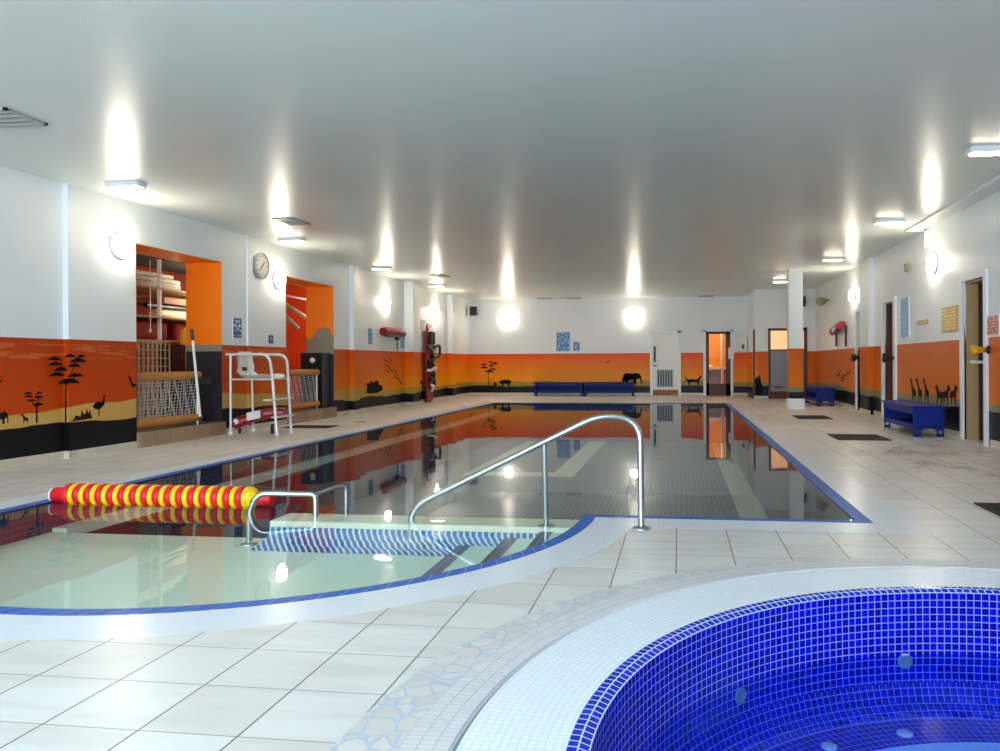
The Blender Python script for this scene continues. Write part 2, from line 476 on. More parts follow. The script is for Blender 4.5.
# ------------------------------------------------------------------ pool outlines
def pool_loop(o, narc=60, nst=24):
    """closed outline of the pool (rectangle plus round bay) offset outward by o"""
    yn, r = BY - o, BR + o
    t0 = 2 * PI + math.asin(max(-1, min(1, -o / r)))
    t1 = PI + (PI / 2 - math.asin((-PXL + BX + o) / r)) if False else PI + math.acos(min(1.0, (BX - PXL + o) / r))
    pts = []
    for i in range(nst): pts.append((PXR + o, PYF + o + (yn - PYF - o) * 1.0 * i / nst) if False else (PXR + o, PYF + o - (PYF + o - yn) * i / nst))
    xa = BX + r * math.cos(t0)
    for i in range(nst): pts.append((PXR + o - (PXR + o - xa) * i / nst, yn))
    for i in range(narc): 
        t = t0 + (t1 - t0) * i / narc
        pts.append((BX + r * math.cos(t), BY + r * math.sin(t)))
    ya = BY + r * math.sin(t1)
    for i in range(nst): pts.append((PXL - o, ya + (PYF + o - ya) * i / nst))
    for i in range(nst): pts.append((PXL - o + (PXR - PXL + 2 * o) * i / nst, PYF + o))
    return pts

def strip(mb, la, za, lb, zb, along=False):
    n = len(la); s = 0
    for i in range(n):
        j = (i + 1) % n
        L = math.dist(la[i], la[j]); w = math.hypot(math.dist(la[i], lb[i]), za - zb)
        P = [(*la[i], za), (*la[j], za), (*lb[j], zb), (*lb[i], zb)]
        uv = [(s, 0), (s + L, 0), (s + L, w), (s, w)] if along else None
        mb.face(P, uv); s += L

COPE = pool_loop(0.29); EDGE = pool_loop(0.0); INNER = pool_loop(-0.10)
# eccentric edge of the broken-tile surround of the hot tub
CZ = 0.125; CZX, CZY, CZR = TX + CZ * math.cos(math.radians(238)), TY + CZ * math.sin(math.radians(238)), 2.22 + CZ
TUBHOLE = [(CZX + CZR * math.cos(2 * PI * i / 128), CZY + CZR * math.sin(2 * PI * i / 128)) for i in range(128)]

# ------------------------------------------------------------------ floor (with the two openings)
bm = bmesh.new()
def loop_edges(pts):
    vs = [bm.verts.new((x, y, 0)) for x, y in pts]
    return [bm.edges.new((vs[i], vs[(i + 1) % len(vs)])) for i in range(len(vs))]
E_ = loop_edges([(-7.7, YF), (XR + .3, YF), (XR + .3, YB + .15), (-7.7, YB + .15)]) + loop_edges(COPE) + loop_edges(TUBHOLE)
bmesh.ops.triangle_fill(bm, use_beauty=True, use_dissolve=False, edges=E_)
for f in bm.faces:
    if f.normal.z < 0: f.normal_flip()
me = bpy.data.meshes.new('floor'); bm.to_mesh(me); bm.free(); me.materials.append(M['floor'])
fl = bpy.data.objects.new('floor', me); COL.objects.link(fl); struct(fl)

# ------------------------------------------------------------------ ceiling, walls
mb = MB(); mb.box(-9.4, YF - .2, H, XR + .6, YB + 3.2, H + .15)
struct(mb.build('ceiling', M['ceiling']))

SEG = [(YF, 7.91, -7.16), (7.91, 9.01, XL), (10.88, 11.55, XL), (11.55, 11.7, -7.06), (11.7, 12.8, XL), (14.71, 15.45, XL),
       (15.45, 15.75, -6.99), (15.75, 18.75, XL), (18.75, 19.3, -6.86), (19.3, 22.4, XL), (22.4, 22.75, -6.93), (22.75, YB, XL)]
mb = MB()
for a, b, x in SEG: mb.box(-7.67, a, 0, x, b, H)
for a, b in ((9.01, 10.88), (12.8, 14.71)): mb.box(-7.67, a, 2.70, XL, b, H)
WL = struct(mb.build('wall_left', M['wall']))
mb = MB()
for a, b, x in SEG:
    mb.box(x - .02, a, 0, x + .014, b, .088)
    for yy in (a,):
        if x > XL - .01: mb.box(x - .25, yy - .012, 0, x + .014, yy + .01, .088)
struct(mb.build('baseboard_left', M['base']))

# niche linings (orange reveals and soffits) and storage room behind
def lining(name, y0, y1, mat):
    mb = MB()
    mb.box(-7.69, y1 - .012, .0, XL - .002, y1 + .002, 2.70)
    mb.box(-7.69, y0 - .002, .0, XL - .002, y0 + .012, 2.70)
    mb.box(-7.69, y0, 2.688, XL - .002, y1, 2.702)
    struct(mb.build(name, mat))
lining('trim_1', 9.01, 10.88, M['reveal']); lining('trim_2', 12.8, 14.71, M['reveal_wave'])
mb = MB(); mb.box(-7.67, 9.01, 0, -7.03, 10.88, .20); struct(mb.build('trim_3', M['plinth']))
mb = MB(); mb.box(-7.67, 12.8, 0, -7.03, 14.71, .20); struct(mb.build('trim_4', M['plinth']))
mb = MB()
mb.box(-9.4, 7.0, 0, -9.3, 17.0, H); mb.box(-9.4, 6.9, 0, -7.67, 7.0, H); mb.box(-9.4, 17.0, 0, -7.67, 17.1, H)
struct(mb.build('wall_storage', M['storewall']))
mb = MB(); mb.box(-9.4, 7.0, 0.0, -7.67, 17.0, .19); struct(mb.build('floor_storage', M['plinth']))

# back wall with door openings
mb = MB()
D1 = (-.94, .07, 2.13); D2 = (.80, 1.76, 2.15)
for a, b in ((-7.67, D1[0] + .03), (D1[1] - .03, D2[0] + .03), (D2[1] - .03, XR + .3)): mb.box(a, YB, 0, b, YB + .15, H)
mb.box(D1[0] + .03, YB, D1[2] - .05, D1[1] - .03, YB + .15, H); mb.box(D2[0] + .03, YB, D2[2] - .05, D2[1] - .03, YB + .15, H)
WB = struct(mb.build('wall_back', M['wall']))
mb = MB()
for a, b in ((XL, D1[0]), (D1[1], D2[0]), (D2[1], 2.24)): mb.box(a, YB - .014, 0, b, YB + .02, .088)
struct(mb.build('baseboard_back', M['base']))

# partition with the grey door, at the far right
PY = 22.6; PD = (2.62, 3.74, 2.08)
mb = MB(); mb.box(2.22, PY, 0, PD[0], PY + .12, H); mb.box(PD[0], PY, PD[2], PD[1], PY + .12, H); mb.box(PD[1], PY, 0, XR, PY + .12, H)
mb.box(2.22, PY + .12, 0, 2.34, YB, H)
WP = struct(mb.build('wall_partition', M['wall']))
mb = MB(); mb.box(2.205, PY - .014, 0, PD[0], PY + .02, .088); mb.box(PD[1], PY - .014, 0, XR, PY + .02, .088)
struct(mb.build('baseboard_partition', M['base']))
mb = MB(); mb.box(2.195, PY - .006, .088, 2.24, PY + .13, 2.05); struct(mb.build('trim_5', M['brown']))

# right wall with three doorways
RD = [(10.36, 11.1, 2.20), (14.52, 15.16, 2.21), (16.98, 17.42, 2.19)]
mb = MB(); y = YF
for a, b, z in RD:
    mb.box(XR, y, 0, XR + .3, a, H); mb.box(XR, a, z, XR + .3, b, H); y = b
mb.box(XR, y, 0, XR + .3, YB, H)
mb.box(3.87, 16.0, 0, XR, 16.75, H)
WR = struct(mb.build('wall_right', M['wall']))
mb = MB()
for a, b in ((YF, 10.2), (11.2, 14.35), (15.3, 16.0), (16.75, 16.88), (17.52, PY)): mb.box(XR - .014, a, 0, XR + .02, b, .088)
mb.box(3.856, 15.986, 0, 3.9, 16.764, .088)
struct(mb.build('baseboard_right', M['base']))

# wall behind the camera with three tall windows
WN = [(-6.8, -4.3), (-4.0, -1.5), (-1.2, 1.2)]
mb = MB(); x = -7.67
for a, b in WN:
    mb.box(x, YF - .2, 0, a, YF, H); mb.box(a, YF - .2, 0, b, YF, .35); mb.box(a, YF - .2, 2.95, b, YF, H); x = b
mb.box(x, YF - .2, 0, XR + .3, YF, H)
struct(mb.build('wall_front', M['wall']))
for i, (a, b) in enumerate(WN):
    mb = MB()
    for u0, u1, z0, z1 in ((a, b, .35, .42), (a, b, 2.88, 2.95), (a, a + .07, .42, 2.88), (b - .07, b, .42, 2.88), ((a + b) / 2 - .035, (a + b) / 2 + .035, .42, 2.88)):
        mb.box(u0, YF - .14, z0, u1, YF - .06, z1)
    wf = struct(mb.build('window_%d' % (i + 1), M['white']))
    g = MB(); g.box(a + .05, YF - .11, .4, b - .05, YF - .10, 2.9); g.build('glass', M['skypane'], wf)

# pillar by the far right corner
mb = MB(); mb.box(2.535, 17.8, .24, 2.855, 18.1, H); pil = struct(mb.build('pillar', M['wall']))
mb = MB(); mb.box(2.515, 17.785, 0, 2.88, 18.115, .24); mb.build('pillar_base', M['white'], pil, bevel=.006)

# ------------------------------------------------------------------ mural silhouettes (children of the walls they are painted on)
SH = {
 'elephant': [(.02, .55), (.0, .15), (.03, .15), (.06, .5), (.05, .78), (.15, .97), (.32, 1.0), (.5, .93), (.62, 1.0), (.78, 1.0), (.9, .88), (.97, .66), (1.0, .3), (.98, .05), (.93, .03), (.94, .3), (.88, .55), (.8, .48), (.72, .45), (.7, 0), (.56, 0), (.55, .38), (.34, .38), (.32, 0), (.17, 0), (.14, .4)],
 'rhino': [(0, .5), (.05, .85), (.25, 1), (.6, .95), (.78, .9), (.9, .75), (.97, .95), (1, .6), (.92, .42), (.8, .4), (.78, 0), (.66, 0), (.62, .35), (.32, .35), (.28, 0), (.16, 0), (.13, .4)],
 'giraffe': [(.0, .3), (.05, .52), (.3, .6), (.55, .95), (.62, 1), (.8, .92), (.78, .87), (.66, .88), (.5, .55), (.46, .38), (.5, 0), (.42, 0), (.36, .3), (.2, .32), (.14, 0), (.06, 0), (.08, .3)],
 'ostrich': [(.0, .5), (.15, .62), (.4, .72), (.62, .66), (.78, .75), (.8, .95), (.92, 1.0), (1, .95), (.9, .92), (.92, .7), (.85, .5), (.65, .38), (.5, .32), (.48, .05), (.56, 0), (.4, 0), (.42, .3), (.22, .34), (.05, .4)],
 'zebra': [(0, .3), (.05, .62), (.5, .68), (.66, .9), (.74, 1), (.95, .82), (.97, .74), (.82, .74), (.74, .5), (.72, 0), (.62, 0), (.6, .34), (.28, .34), (.24, 0), (.14, 0), (.12, .36)],
 'cheetah': [(.0, .95), (.04, 1), (.09, .7), (.2, .62), (.75, .6), (.86, .78), (.9, 1), (1.0, .95), (.99, .8), (.92, .6), (.86, .42), (.84, 0), (.77, 0), (.74, .32), (.32, .3), (.3, 0), (.22, 0), (.2, .36), (.08, .55)],
 'bird': [(0, 1), (.3, .75), (.5, .35), (1, .2), (.8, .05), (.5, 0), (.35, .3), (.12, .65)],
 'bush': [(0, .1), (.08, .5), (.0, .75), (.2, .8), (.3, .95), (.45, .8), (.6, 1), (.72, .85), (.78, .6), (.9, .55), (1, .3), (.9, .12), (.6, .0), (.2, .0)],
 'rocks': [(0, 0), (.2, .12), (.3, .45), (.42, .4), (.5, .3), (.55, .85), (.62, .5), (.72, .55), (.76, .9), (.84, .5), (.9, .8), (.95, .4), (1, .1)],
}
def sil(name, wall, plane, c, u0, z0, w, h, mat, shape, flip=False):
    pts = [(u0 + (1 - x if flip else x) * w, z0 + y * h) for x, y in SH[shape]]
    mb = MB()
    if plane == 'x': mb.prism(pts, 'x', c, c + (.003 if c < 0 else -.003))
    else: mb.prism(pts, 'y', c, c - .003)
    return mb.build(name, mat, wall)
def blob(cx, cz, w, h, n=9):
    return [(cx - w / 2 + w * i / n, cz - h * .35) for i in range(n + 1)] + [(cx + w / 2 - w * (i + .5) / n, cz - h * .35 + h * math.sin(PI * (i + .5) / n) ** .7 * (.75 + .25 * random.random())) for i in range(n)]
def tree(wall, plane, c, trunk, blobs, mat):
    mb = MB(); d = (.003 if (plane == 'x' and c < 0) else -.003)
    for b in blobs: mb.prism(blob(*b), plane, c, c + d)
    x, z0, z1, w = trunk
    mb.prism([(x - w, z0), (x + w, z0), (x + w * .6, z1), (x - w * .6, z1)], plane, c, c + d)
    for b in blobs[-3:]:
        mb.prism([(x - w * .5, z1 - .03), (x + w * .5, z1 - .03), (b[0] + .005, b[1] - b[3] * .2), (b[0] - .005, b[1] - b[3] * .2)], plane, c, c + d)
    return mb.build('painted_tree', mat, wall)
tree(WL, 'x', -7.09, (7.860, 0.430, 0.890, .012), [(7.71, 1.17, 0.18, 0.05), (7.72, 1.11, 0.2, 0.05), (7.795, 1.05, 0.19, 0.06), (7.74, 0.99, 0.22, 0.05), (7.93, 1.205, 0.16, 0.05), (8.095, 1.2, 0.13, 0.04), (8.055, 1.15, 0.25, 0.06), (7.99, 1.09, 0.2, 0.05), (8.01, 0.975, 0.24, 0.05), (7.915, 0.905, 0.33, 0.07)], M['ink'])
tree(WL, 'x', -7.16, (7.540, 0.450, 0.650, .012), [(7.425, 0.785, 0.11, 0.03), (7.575, 0.785, 0.09, 0.03), (7.435, 0.75, 0.11, 0.03), (7.565, 0.74, 0.13, 0.03), (7.47, 0.705, 0.12, 0.03), (7.56, 0.655, 0.14, 0.04)], M['ink'])
sil('painted_ostrich', WL, 'x', -7.09, 8.270, 0.470, 0.210, 0.250, M['ink'], 'ostrich', False)
sil('painted_giraffe', WL, 'x', -7.16, 7.300, 0.460, 0.130, 0.100, M['ink'], 'giraffe', True)
sil('painted_elephant', WL, 'x', -7.16, 7.020, 0.470, 0.160, 0.130, M['ink'], 'elephant', False)
sil('painted_bird', WL, 'x', -7.09, 8.860, 0.800, 0.150, 0.170, M['ink'], 'bird', False)
sil('painted_bird', WL, 'x', -7.16, 7.010, 0.910, 0.100, 0.120, M['ink'], 'bird', False)
sil('painted_rocks', WL, 'x', -7.09, 7.900, 0.430, 0.360, 0.150, M['inkbrown'], 'rocks', False)
sil('painted_bush', WL, 'x', -7.09, 16.300, 0.400, 1.000, 0.310, M['ink'], 'bush', False)
sil('painted_elephant', WL, 'x', -7.09, 18.760, 0.420, 0.520, 0.290, M['ink'], 'elephant', True)
sil('painted_elephant', WL, 'x', -7.09, 19.350, 0.390, 0.800, 0.250, M['ink'], 'elephant', False)
sil('painted_bird', WL, 'x', -7.09, 17.325, 1.146, 0.221, 0.068, M['inkbrown'], 'bird', False)
sil('painted_bird', WL, 'x', -7.09, 17.514, 1.093, 0.221, 0.085, M['inkbrown'], 'bird', False)
sil('painted_bird', WL, 'x', -7.09, 17.701, 1.142, 0.238, 0.085, M['inkbrown'], 'bird', False)
sil('painted_bird', WL, 'x', -7.09, 17.384, 1.012, 0.221, 0.085, M['inkbrown'], 'bird', False)
sil('painted_bird', WL, 'x', -7.09, 17.571, 0.963, 0.238, 0.085, M['inkbrown'], 'bird', False)
sil('painted_bird', WL, 'x', -7.09, 17.701, 0.893, 0.238, 0.085, M['inkbrown'], 'bird', False)
sil('painted_bird', WL, 'x', -7.09, 17.441, 0.873, 0.238, 0.085, M['inkbrown'], 'bird', False)
sil('painted_bird', WL, 'x', -7.09, 17.961, 0.863, 0.238, 0.085, M['inkbrown'], 'bird', False)
sil('painted_bird', WL, 'x', -7.09, 18.088, 0.783, 0.255, 0.085, M['inkbrown'], 'bird', False)
sil('painted_bird', WL, 'x', -7.09, 18.161, 0.682, 0.238, 0.085, M['inkbrown'], 'bird', False)
sil('painted_bird', WL, 'x', -7.09, 17.961, 0.713, 0.238, 0.085, M['inkbrown'], 'bird', False)
sil('painted_bird', WL, 'x', -7.09, 18.301, 0.603, 0.238, 0.085, M['inkbrown'], 'bird', False)
sil('painted_bird', WL, 'x', -7.09, 18.358, 0.552, 0.255, 0.085, M['inkbrown'], 'bird', False)
tree(WB, 'y', 24.8, (-6.420, 0.350, 0.800, .012), [(-6.575, 1.045, 0.23, 0.07), (-6.56, 0.95, 0.24, 0.08), (-6.35, 1.13, 0.18, 0.05), (-6.205, 1.08, 0.23, 0.08), (-6.315, 1.01, 0.19, 0.06), (-6.25, 0.885, 0.22, 0.07), (-6.385, 0.81, 0.31, 0.08)], M['inkbrown'])
sil('painted_rhino', WB, 'y', 24.8, -6.050, 0.310, 0.430, 0.220, M['ink'], 'rhino', True)
sil('painted_bush', WB, 'y', 24.8, -6.240, 0.330, 0.120, 0.120, M['ink'], 'bush', False)
sil('painted_elephant', WB, 'y', 24.8, -1.870, 0.360, 0.660, 0.380, M['ink'], 'elephant', False)
sil('painted_cheetah', WB, 'y', 24.8, 0.190, 0.340, 0.550, 0.310, M['ink'], 'cheetah', False)
sil('painted_bird', WB, 'y', 24.8, -2.420, 1.090, 0.150, 0.090, M['ink'], 'bird', True)
sil('painted_figure', WP, 'y', 22.6, 2.210, 0.080, 0.260, 0.650, M['ink'], 'bush', False)
sil('painted_giraffe', WR, 'x', 3.975, 13.260, 0.380, 0.450, 0.430, M['ink'], 'giraffe', False)
sil('painted_giraffe', WR, 'x', 3.975, 12.940, 0.390, 0.430, 0.420, M['ink'], 'giraffe', False)
sil('painted_giraffe', WR, 'x', 3.975, 12.600, 0.410, 0.400, 0.410, M['ink'], 'giraffe', False)
sil('painted_zebra', WR, 'x', 3.975, 11.960, 0.420, 0.360, 0.320, M['inkbrown'], 'zebra', False)
sil('painted_zebra', WR, 'x', 3.975, 11.640, 0.440, 0.340, 0.310, M['inkbrown'], 'zebra', True)
sil('painted_zebra', WR, 'x', 3.975, 11.340, 0.460, 0.330, 0.300, M['inkbrown'], 'zebra', True)
sil('painted_bird', WR, 'x', 3.975, 19.256, 0.712, 0.459, 0.136, M['inkbrown'], 'bird', False)
sil('painted_bird', WR, 'x', 3.975, 18.812, 0.675, 0.425, 0.119, M['inkbrown'], 'bird', False)
sil('painted_bird', WR, 'x', 3.975, 18.376, 0.736, 0.408, 0.119, M['inkbrown'], 'bird', False)
sil('painted_bird', WR, 'x', 3.975, 18.069, 0.786, 0.391, 0.119, M['inkbrown'], 'bird', False)
sil('painted_bird', WR, 'x', 3.975, 18.703, 0.606, 0.425, 0.119, M['inkbrown'], 'bird', False)

# ------------------------------------------------------------------ swimming pool
pool = thing('swimming_pool', (-1.9, 12.0, 0), 'large rectangular swimming pool with dark tiled floor and rounded shallow end', 'swimming pool')
mb = MB(); strip(mb, COPE, 0.0, EDGE, 0.0); mb.build('coping', M['coping'], pool)
mb = MB(); strip(mb, EDGE, 0.0, INNER, -.003, True); mb.build('edge_tiles', M['rim'], pool)
# vertical walls
mb = MB(); n = len(INNER); s = 0
for i in range(n):
    j = (i + 1) % n; L = math.dist(INNER[i], INNER[j])
    mb.face([(*INNER[i], -.003), (*INNER[j], -.003), (*INNER[j], ZD), (*INNER[i], ZD)], [(s, 0), (s + L, 0), (s + L, 1.03), (s, 1.03)]); s += L
mb.build('basin_wall', M['navy'], pool)
X0, X1, Y0, Y1 = PXL + .10, PXR - .10, 5.42, PYF - .10
mb = MB(); mb.face([(X0, Y0 - .22, ZD), (X1, Y0 - .22, ZD), (X1, Y1, ZD), (X0, Y1, ZD)]); mb.build('basin_floor', M['slate'], pool)
for x0, x1, y0, y1 in ((.83, X1, Y0, Y1), (-2.42, -1.98, 13.9, Y1), (-4.12, -3.68, 13.9, Y1), (-3.68, -2.42, 13.9, 14.4)):
    mb = MB(); mb.box(x0, y0, ZD, x1, y1, ZD + .004); mb.build('lane_band', M['pale'], pool)
mb = MB(); mb.box(X0, Y0 + .02, -.30, X0 + .13, Y1, -.22); mb.build('resting_ledge', M['pale'], pool)
# shallow bay floor
rb = BR - .10
def arc_y(x): 
    d = rb * rb - (x - BX) ** 2
    return BY - math.sqrt(max(d, 0.0))
def bay(mb, xa, xb, ytop, z, n=30):
    for i in range(n):
        a, b = xa + (xb - xa) * i / n, xa + (xb - xa) * (i + 1) / n
        mb.face([(a, arc_y(a), z), (b, arc_y(b), z), (b, ytop, z), (a, ytop, z)])
XE = BX + rb
S1, S2, S3 = -1.55, -1.22, -.97
mb = MB(); bay(mb, X0, S1, Y0, ZS)
mb.face([(X0, Y0, ZS), (-3.0, Y0, ZS), (-3.0, Y0, ZD), (X0, Y0, ZD)], [(X0, 0), (-3.0, 0), (-3.0, .8), (X0, .8)])
mb.build('shallow_floor', M['pale'], pool)
for a, b, z, zl in ((S1, S2, -.19, ZS), (S2, S3, -.135, -.19), (S3, XE, -.085, -.135)):
    mb = MB(); bay(mb, a, b, 5.17, z, 16)
    mb.face([(a, arc_y(a), zl), (a, 5.17, zl), (a, 5.17, z), (a, arc_y(a), z)], [(0, 0), (1, 0), (1, .06), (0, .06)])
    st = mb.build('step', M['pale'], pool)
    q = MB(); q.face([(a, arc_y(a), z + .002), (a + .095, arc_y(a + .095), z + .002), (a + .095, 5.16, z + .002), (a, 5.16, z + .002)],
                     [(.0, arc_y(a)), (.105, arc_y(a)), (.105, 5.2), (.0, 5.2)])
    q.build('nosing', M['nosing'], st)
# dividing wall just under the surface, with a flared blue and white mosaic face
DX0, DX1 = -2.99, BX + math.sqrt(BR ** 2 - .08 ** 2) - .06
mb = MB(); mb.box(DX0, 5.15, -.10, DX1, 5.44, -.052); dw = mb.build('dividing_wall', M['cream'], pool, bevel=.012)
mb = MB(); mb.box(DX0 + .02, 5.18, ZD, DX1, 5.42, -.10); mb.build('wall_core', M['navy'], dw)
prof = [(5.162, -.08), (5.158, -.13), (5.145, -.17), (5.105, -.215), (5.045, -.249)]
mb = MB(); s = 0; fl_ = [0, .0, .015, .05, .10]
for k in range(len(prof) - 1):
    (ya, za), (yb, zb) = prof[k], prof[k + 1]; L = math.hypot(yb - ya, zb - za)
    mb.face([(DX0 - fl_[k], ya, za), (DX1, ya, za), (DX1, yb, zb), (DX0 - fl_[k + 1], yb, zb)], [(DX0 - fl_[k] * 2, s), (DX1 - fl_[k] * 2, s), (DX1 - fl_[k + 1] * 2, s + L), (DX0 - fl_[k + 1] * 2, s + L)], True); s += L
mb.build('mosaic_face', M['bluewall'], dw)
mb = MB(); mb.box(-1.9, 5.445, -.10, DX1 + .02, 5.52, -.056); mb.build('edge_band', M['nosing'], dw)
# water surface
mb = MB(); mb.face([(*p, ZW) for p in pool_loop(-.09)][::-1])
mb.build('water', M['poolwater'], pool, recalc=False)

# ------------------------------------------------------------------ hot tub
tub = thing('hot_tub', (TX, TY, 0), 'round hot tub with cobalt blue mosaic walls and a white mosaic rim', 'hot tub')
mb = MB()
for i in range(128):
    t, t2 = 2 * PI * i / 128, 2 * PI * (i + 1) / 128
    mb.face([(TX + 2.22 * math.cos(t), TY + 2.22 * math.sin(t), 0), (TX + 2.22 * math.cos(t2), TY + 2.22 * math.sin(t2), 0), (*TUBHOLE[(i + 1) % 128], 0), (*TUBHOLE[i], 0)])
mb.build('broken_tile_surround', M['crazy'], tub)
mb = MB(); mb.ring(TX, TY, [(2.22, 0), (2.075, .003), (2.07, -.012)], 160); mb.build('beige_rim', M['tubbeige'], tub)
mb = MB(); mb.ring(TX, TY, [(2.07, -.012), (2.056, -.012)], 160); mb.build('rim_channel', M['gutter'], tub)
mb = MB(); mb.ring(TX, TY, [(2.056, -.012), (2.052, .002), (1.745, -.004)], 160); mb.build('white_rim', M['tubwhite'], tub)
mb = MB(); mb.ring(TX, TY, [(1.745, -.004), (1.711, -.005), (1.677, -.016)], 160); mb.build('blue_edge', M['tubedge'], tub)
mb = MB(); mb.ring(TX, TY, [(1.677, -.016), (1.675, -.36), (1.665, -.44), (1.63, -.52), (1.57, -.57)], 160); mb.build('tub_wall', M['tubtile'], tub)
mb = MB(); mb.ring(TX, TY, [(1.57, -.57), (1.37, -.58)], 160); mb.build('bench', M['tubtile'], tub)
mb = MB(); mb.ring(TX, TY, [(1.37, -.578), (1.29, -.58)], 160); mb.build('bench_edge', M['tubwhite'], tub)
mb = MB(); mb.ring(TX, TY, [(1.29, -.58), (1.29, -.98), (0.001, -1.0)], 96); mb.build('foot_well', M['tubtile'], tub)
for x, y, z in ((1.07, 3.76, -.34), (.26, 3.33, -.36), (2.2, 3.6, -.36)):
    d = Vector((TX - x, TY - y, 0)).normalized(); r = 1.672
    p = Vector((TX, TY, z)) - d * r
    mb = MB(); mb.lathe(p, d, [(.036, -.01), (.036, .003), (.030, .005), (.016, .005), (.014, .002), (.001, .002)], 18); mb.build('jet', M['grey'], tub)
for x, y in ((.64, 3.36), (1.0, 3.52), (1.5, 3.58)):
    mb = MB(); mb.lathe((x, y, -.578), (0, 0, 1), [(.035, 0), (.035, .008), (.02, .012), (.001, .012)], 16); mb.build('bench_jet', M['plastic'], tub)
mb = MB(); mb.face([(TX + 1.672 * math.cos(2 * PI * i / 96), TY + 1.672 * math.sin(2 * PI * i / 96), TW) for i in range(96)]); mb.build('water', M['tubwater'], tub, recalc=False)

# ------------------------------------------------------------------ handrails
hr = thing('handrail', (-.25, 4.95, 0), 'long sloping steel handrail rising from the shallow bay to the deck corner', 'handrail')
pth = fillet([(-1.92, 5.17, -.25), (-1.92, 5.17, .06), (-.53, 5.10, .745), (-.255, 4.97, .71), (-.25, 4.95, .0)], [0, .2, .26, .3, 0], 10)
mb = MB(); mb.tube(pth, .0215, 14); mb.build('rail', M['steel'], hr)
mb = MB(); mb.cyl((-.93, 5.19, -.05), (-.93, 5.12, .55), .019, n=14); mb.build('post', M['steel'], hr)
for p in ((-.25, 4.95, .001), (-.93, 5.19, -.052), (-1.92, 5.17, -.249)):
    mb = MB(); mb.lathe(p, (0, 0, 1), [(.06, 0), (.06, .006), (.045, .014), (.024, .018), (.001, .018)], 20); mb.build('flange', M['steel'], hr)
hr2 = thing('handrail', (-3.06, 5.28, 0), 'low bent steel handrail at the free end of the dividing wall', 'handrail')
mb = MB(); mb.tube(fillet([(-3.19, 5.22, -.25), (-3.19, 5.22, .0), (-3.12, 5.22, .135), (-2.72, 5.33, .115), (-2.72, 5.33, -.06)], [0, .1, .1, .04, 0], 8), .021, 12); mb.build('rail', M['steel'], hr2)
mb = MB(); mb.tube(fillet([(-2.74, 5.33, .105), (-2.70, 5.62, .12), (-2.64, 5.68, .12), (-2.64, 5.68, -.2)], [0, .05, .05, 0], 6), .016, 10); mb.build('rail_branch', M['steel'], hr2)
mb = MB(); mb.lathe((-3.19, 5.22, -.249), (0, 0, 1), [(.06, 0), (.06, .006), (.045, .014), (.024, .018), (.001, .018)], 20); mb.build('flange', M['steel'], hr2)

# ------------------------------------------------------------------ float line
flo = thing('float_line', (-4.1, 5.5, ZW), 'floating roll of red and yellow foam discs across the shallow bay mouth', 'pool float')
mb = MB(); mb.lathe((-5.06, 5.5, .04), (1, 0, 0), [(.001, 0), (.055, 0), (.06, .006), (.06, .13)], 18); mb.build('end_sleeve', M['red'], flo)
mb = MB(); mb.lathe((-3.30, 5.5, .04), (1, 0, 0), [(.05, 0), (.05, .13), (.045, .14), (.001, .14)], 18); mb.build('end_sleeve', M['red'], flo)
mb = MB(); mb.cyl((-5.068, 5.5, .04), (-5.055, 5.5, .04), .062, n=16); mb.build('end_plate', M['white'], flo)
ND = 32; xa, xb = -4.94, -3.34; w_ = (xb - xa) / ND
for i in range(ND):
    x = xa + (i // 2) * 2 * w_ + (i % 2) * .56 * 2 * w_; w = (.56 if i % 2 == 0 else .44) * 2 * w_; R_ = .09
    mb = MB(); mb.lathe((x, 5.5, .046), (1, 0, 0), [(.03, .0), (R_ - .014, .001), (R_ - .004, .006), (R_, .016), (R_, w - .016), (R_ - .004, w - .006), (R_ - .014, w - .001), (.03, w)], 24)
    mb.build('foam_disc', M['red'] if i % 2 == 0 else M['yellow'], flo)
mb = MB(); mb.lathe((xb, 5.5, .046), (1, 0, 0), [(.086, 0), (.08, .02), (.05, .055), (.045, .057)], 24); mb.build('end_cone', M['yellow'], flo)

# ------------------------------------------------------------------ lifeguard chair
ch = thing('lifeguard_chair', (-6.5, 11.05, 0), 'tall white metal lifeguard chair with a moulded white seat and two steps', 'lifeguard chair')
for y0, y1, y2 in ((10.80, 10.84, 10.72), (11.42, 11.36, 11.14)):
    yb = y1
    mb = MB(); mb.tube(fillet([(-7.0, y1, 1.25), (-6.28, y1, 1.25), (-6.2, (y1 + y2) / 2, .95), (-6.09, y2, .03)], [0, .24, .2, 0], 9), .021, 12); mb.build('front_leg', M['chairmetal'], ch)
    mb = MB(); mb.tube([(-6.9, y0, .03), (-6.91, y0 + (.02 if y0 < 11 else -.03), 1.24)], .017, 10); mb.build('rear_leg', M['chairmetal'], ch)
    mb = MB(); mb.tube([(-6.9, y0, .86), (-6.2, (y1 + y2) / 2, .86)], .014, 8); mb.build('side_rail', M['chairmetal'], ch)
for x, y in ((-6.9, 10.80), (-6.9, 11.42), (-6.09, 10.72), (-6.09, 11.14)):
    mb = MB(); mb.lathe((x, y, 0), (0, 0, 1), [(.001, 0), (.032, 0), (.032, .035), (.022, .06), (.001, .06)], 14); mb.build('rubber_foot', M['plastic'], ch)
mb = MB(); mb.tube([(-7.0, 10.84, 1.25), (-7.0, 11.36, 1.25)], .014, 8); mb.build('back_rail', M['chairmetal'], ch)
for x, z, ya, yb in ((-6.17, .55, 10.58, 11.26), (-6.12, .28, 10.72, 11.2)):
    mb = MB(); mb.box(x - .07, ya, z - .012, x + .05, yb, z + .012); mb.build('step', M['chairmetal'], ch, bevel=.006)
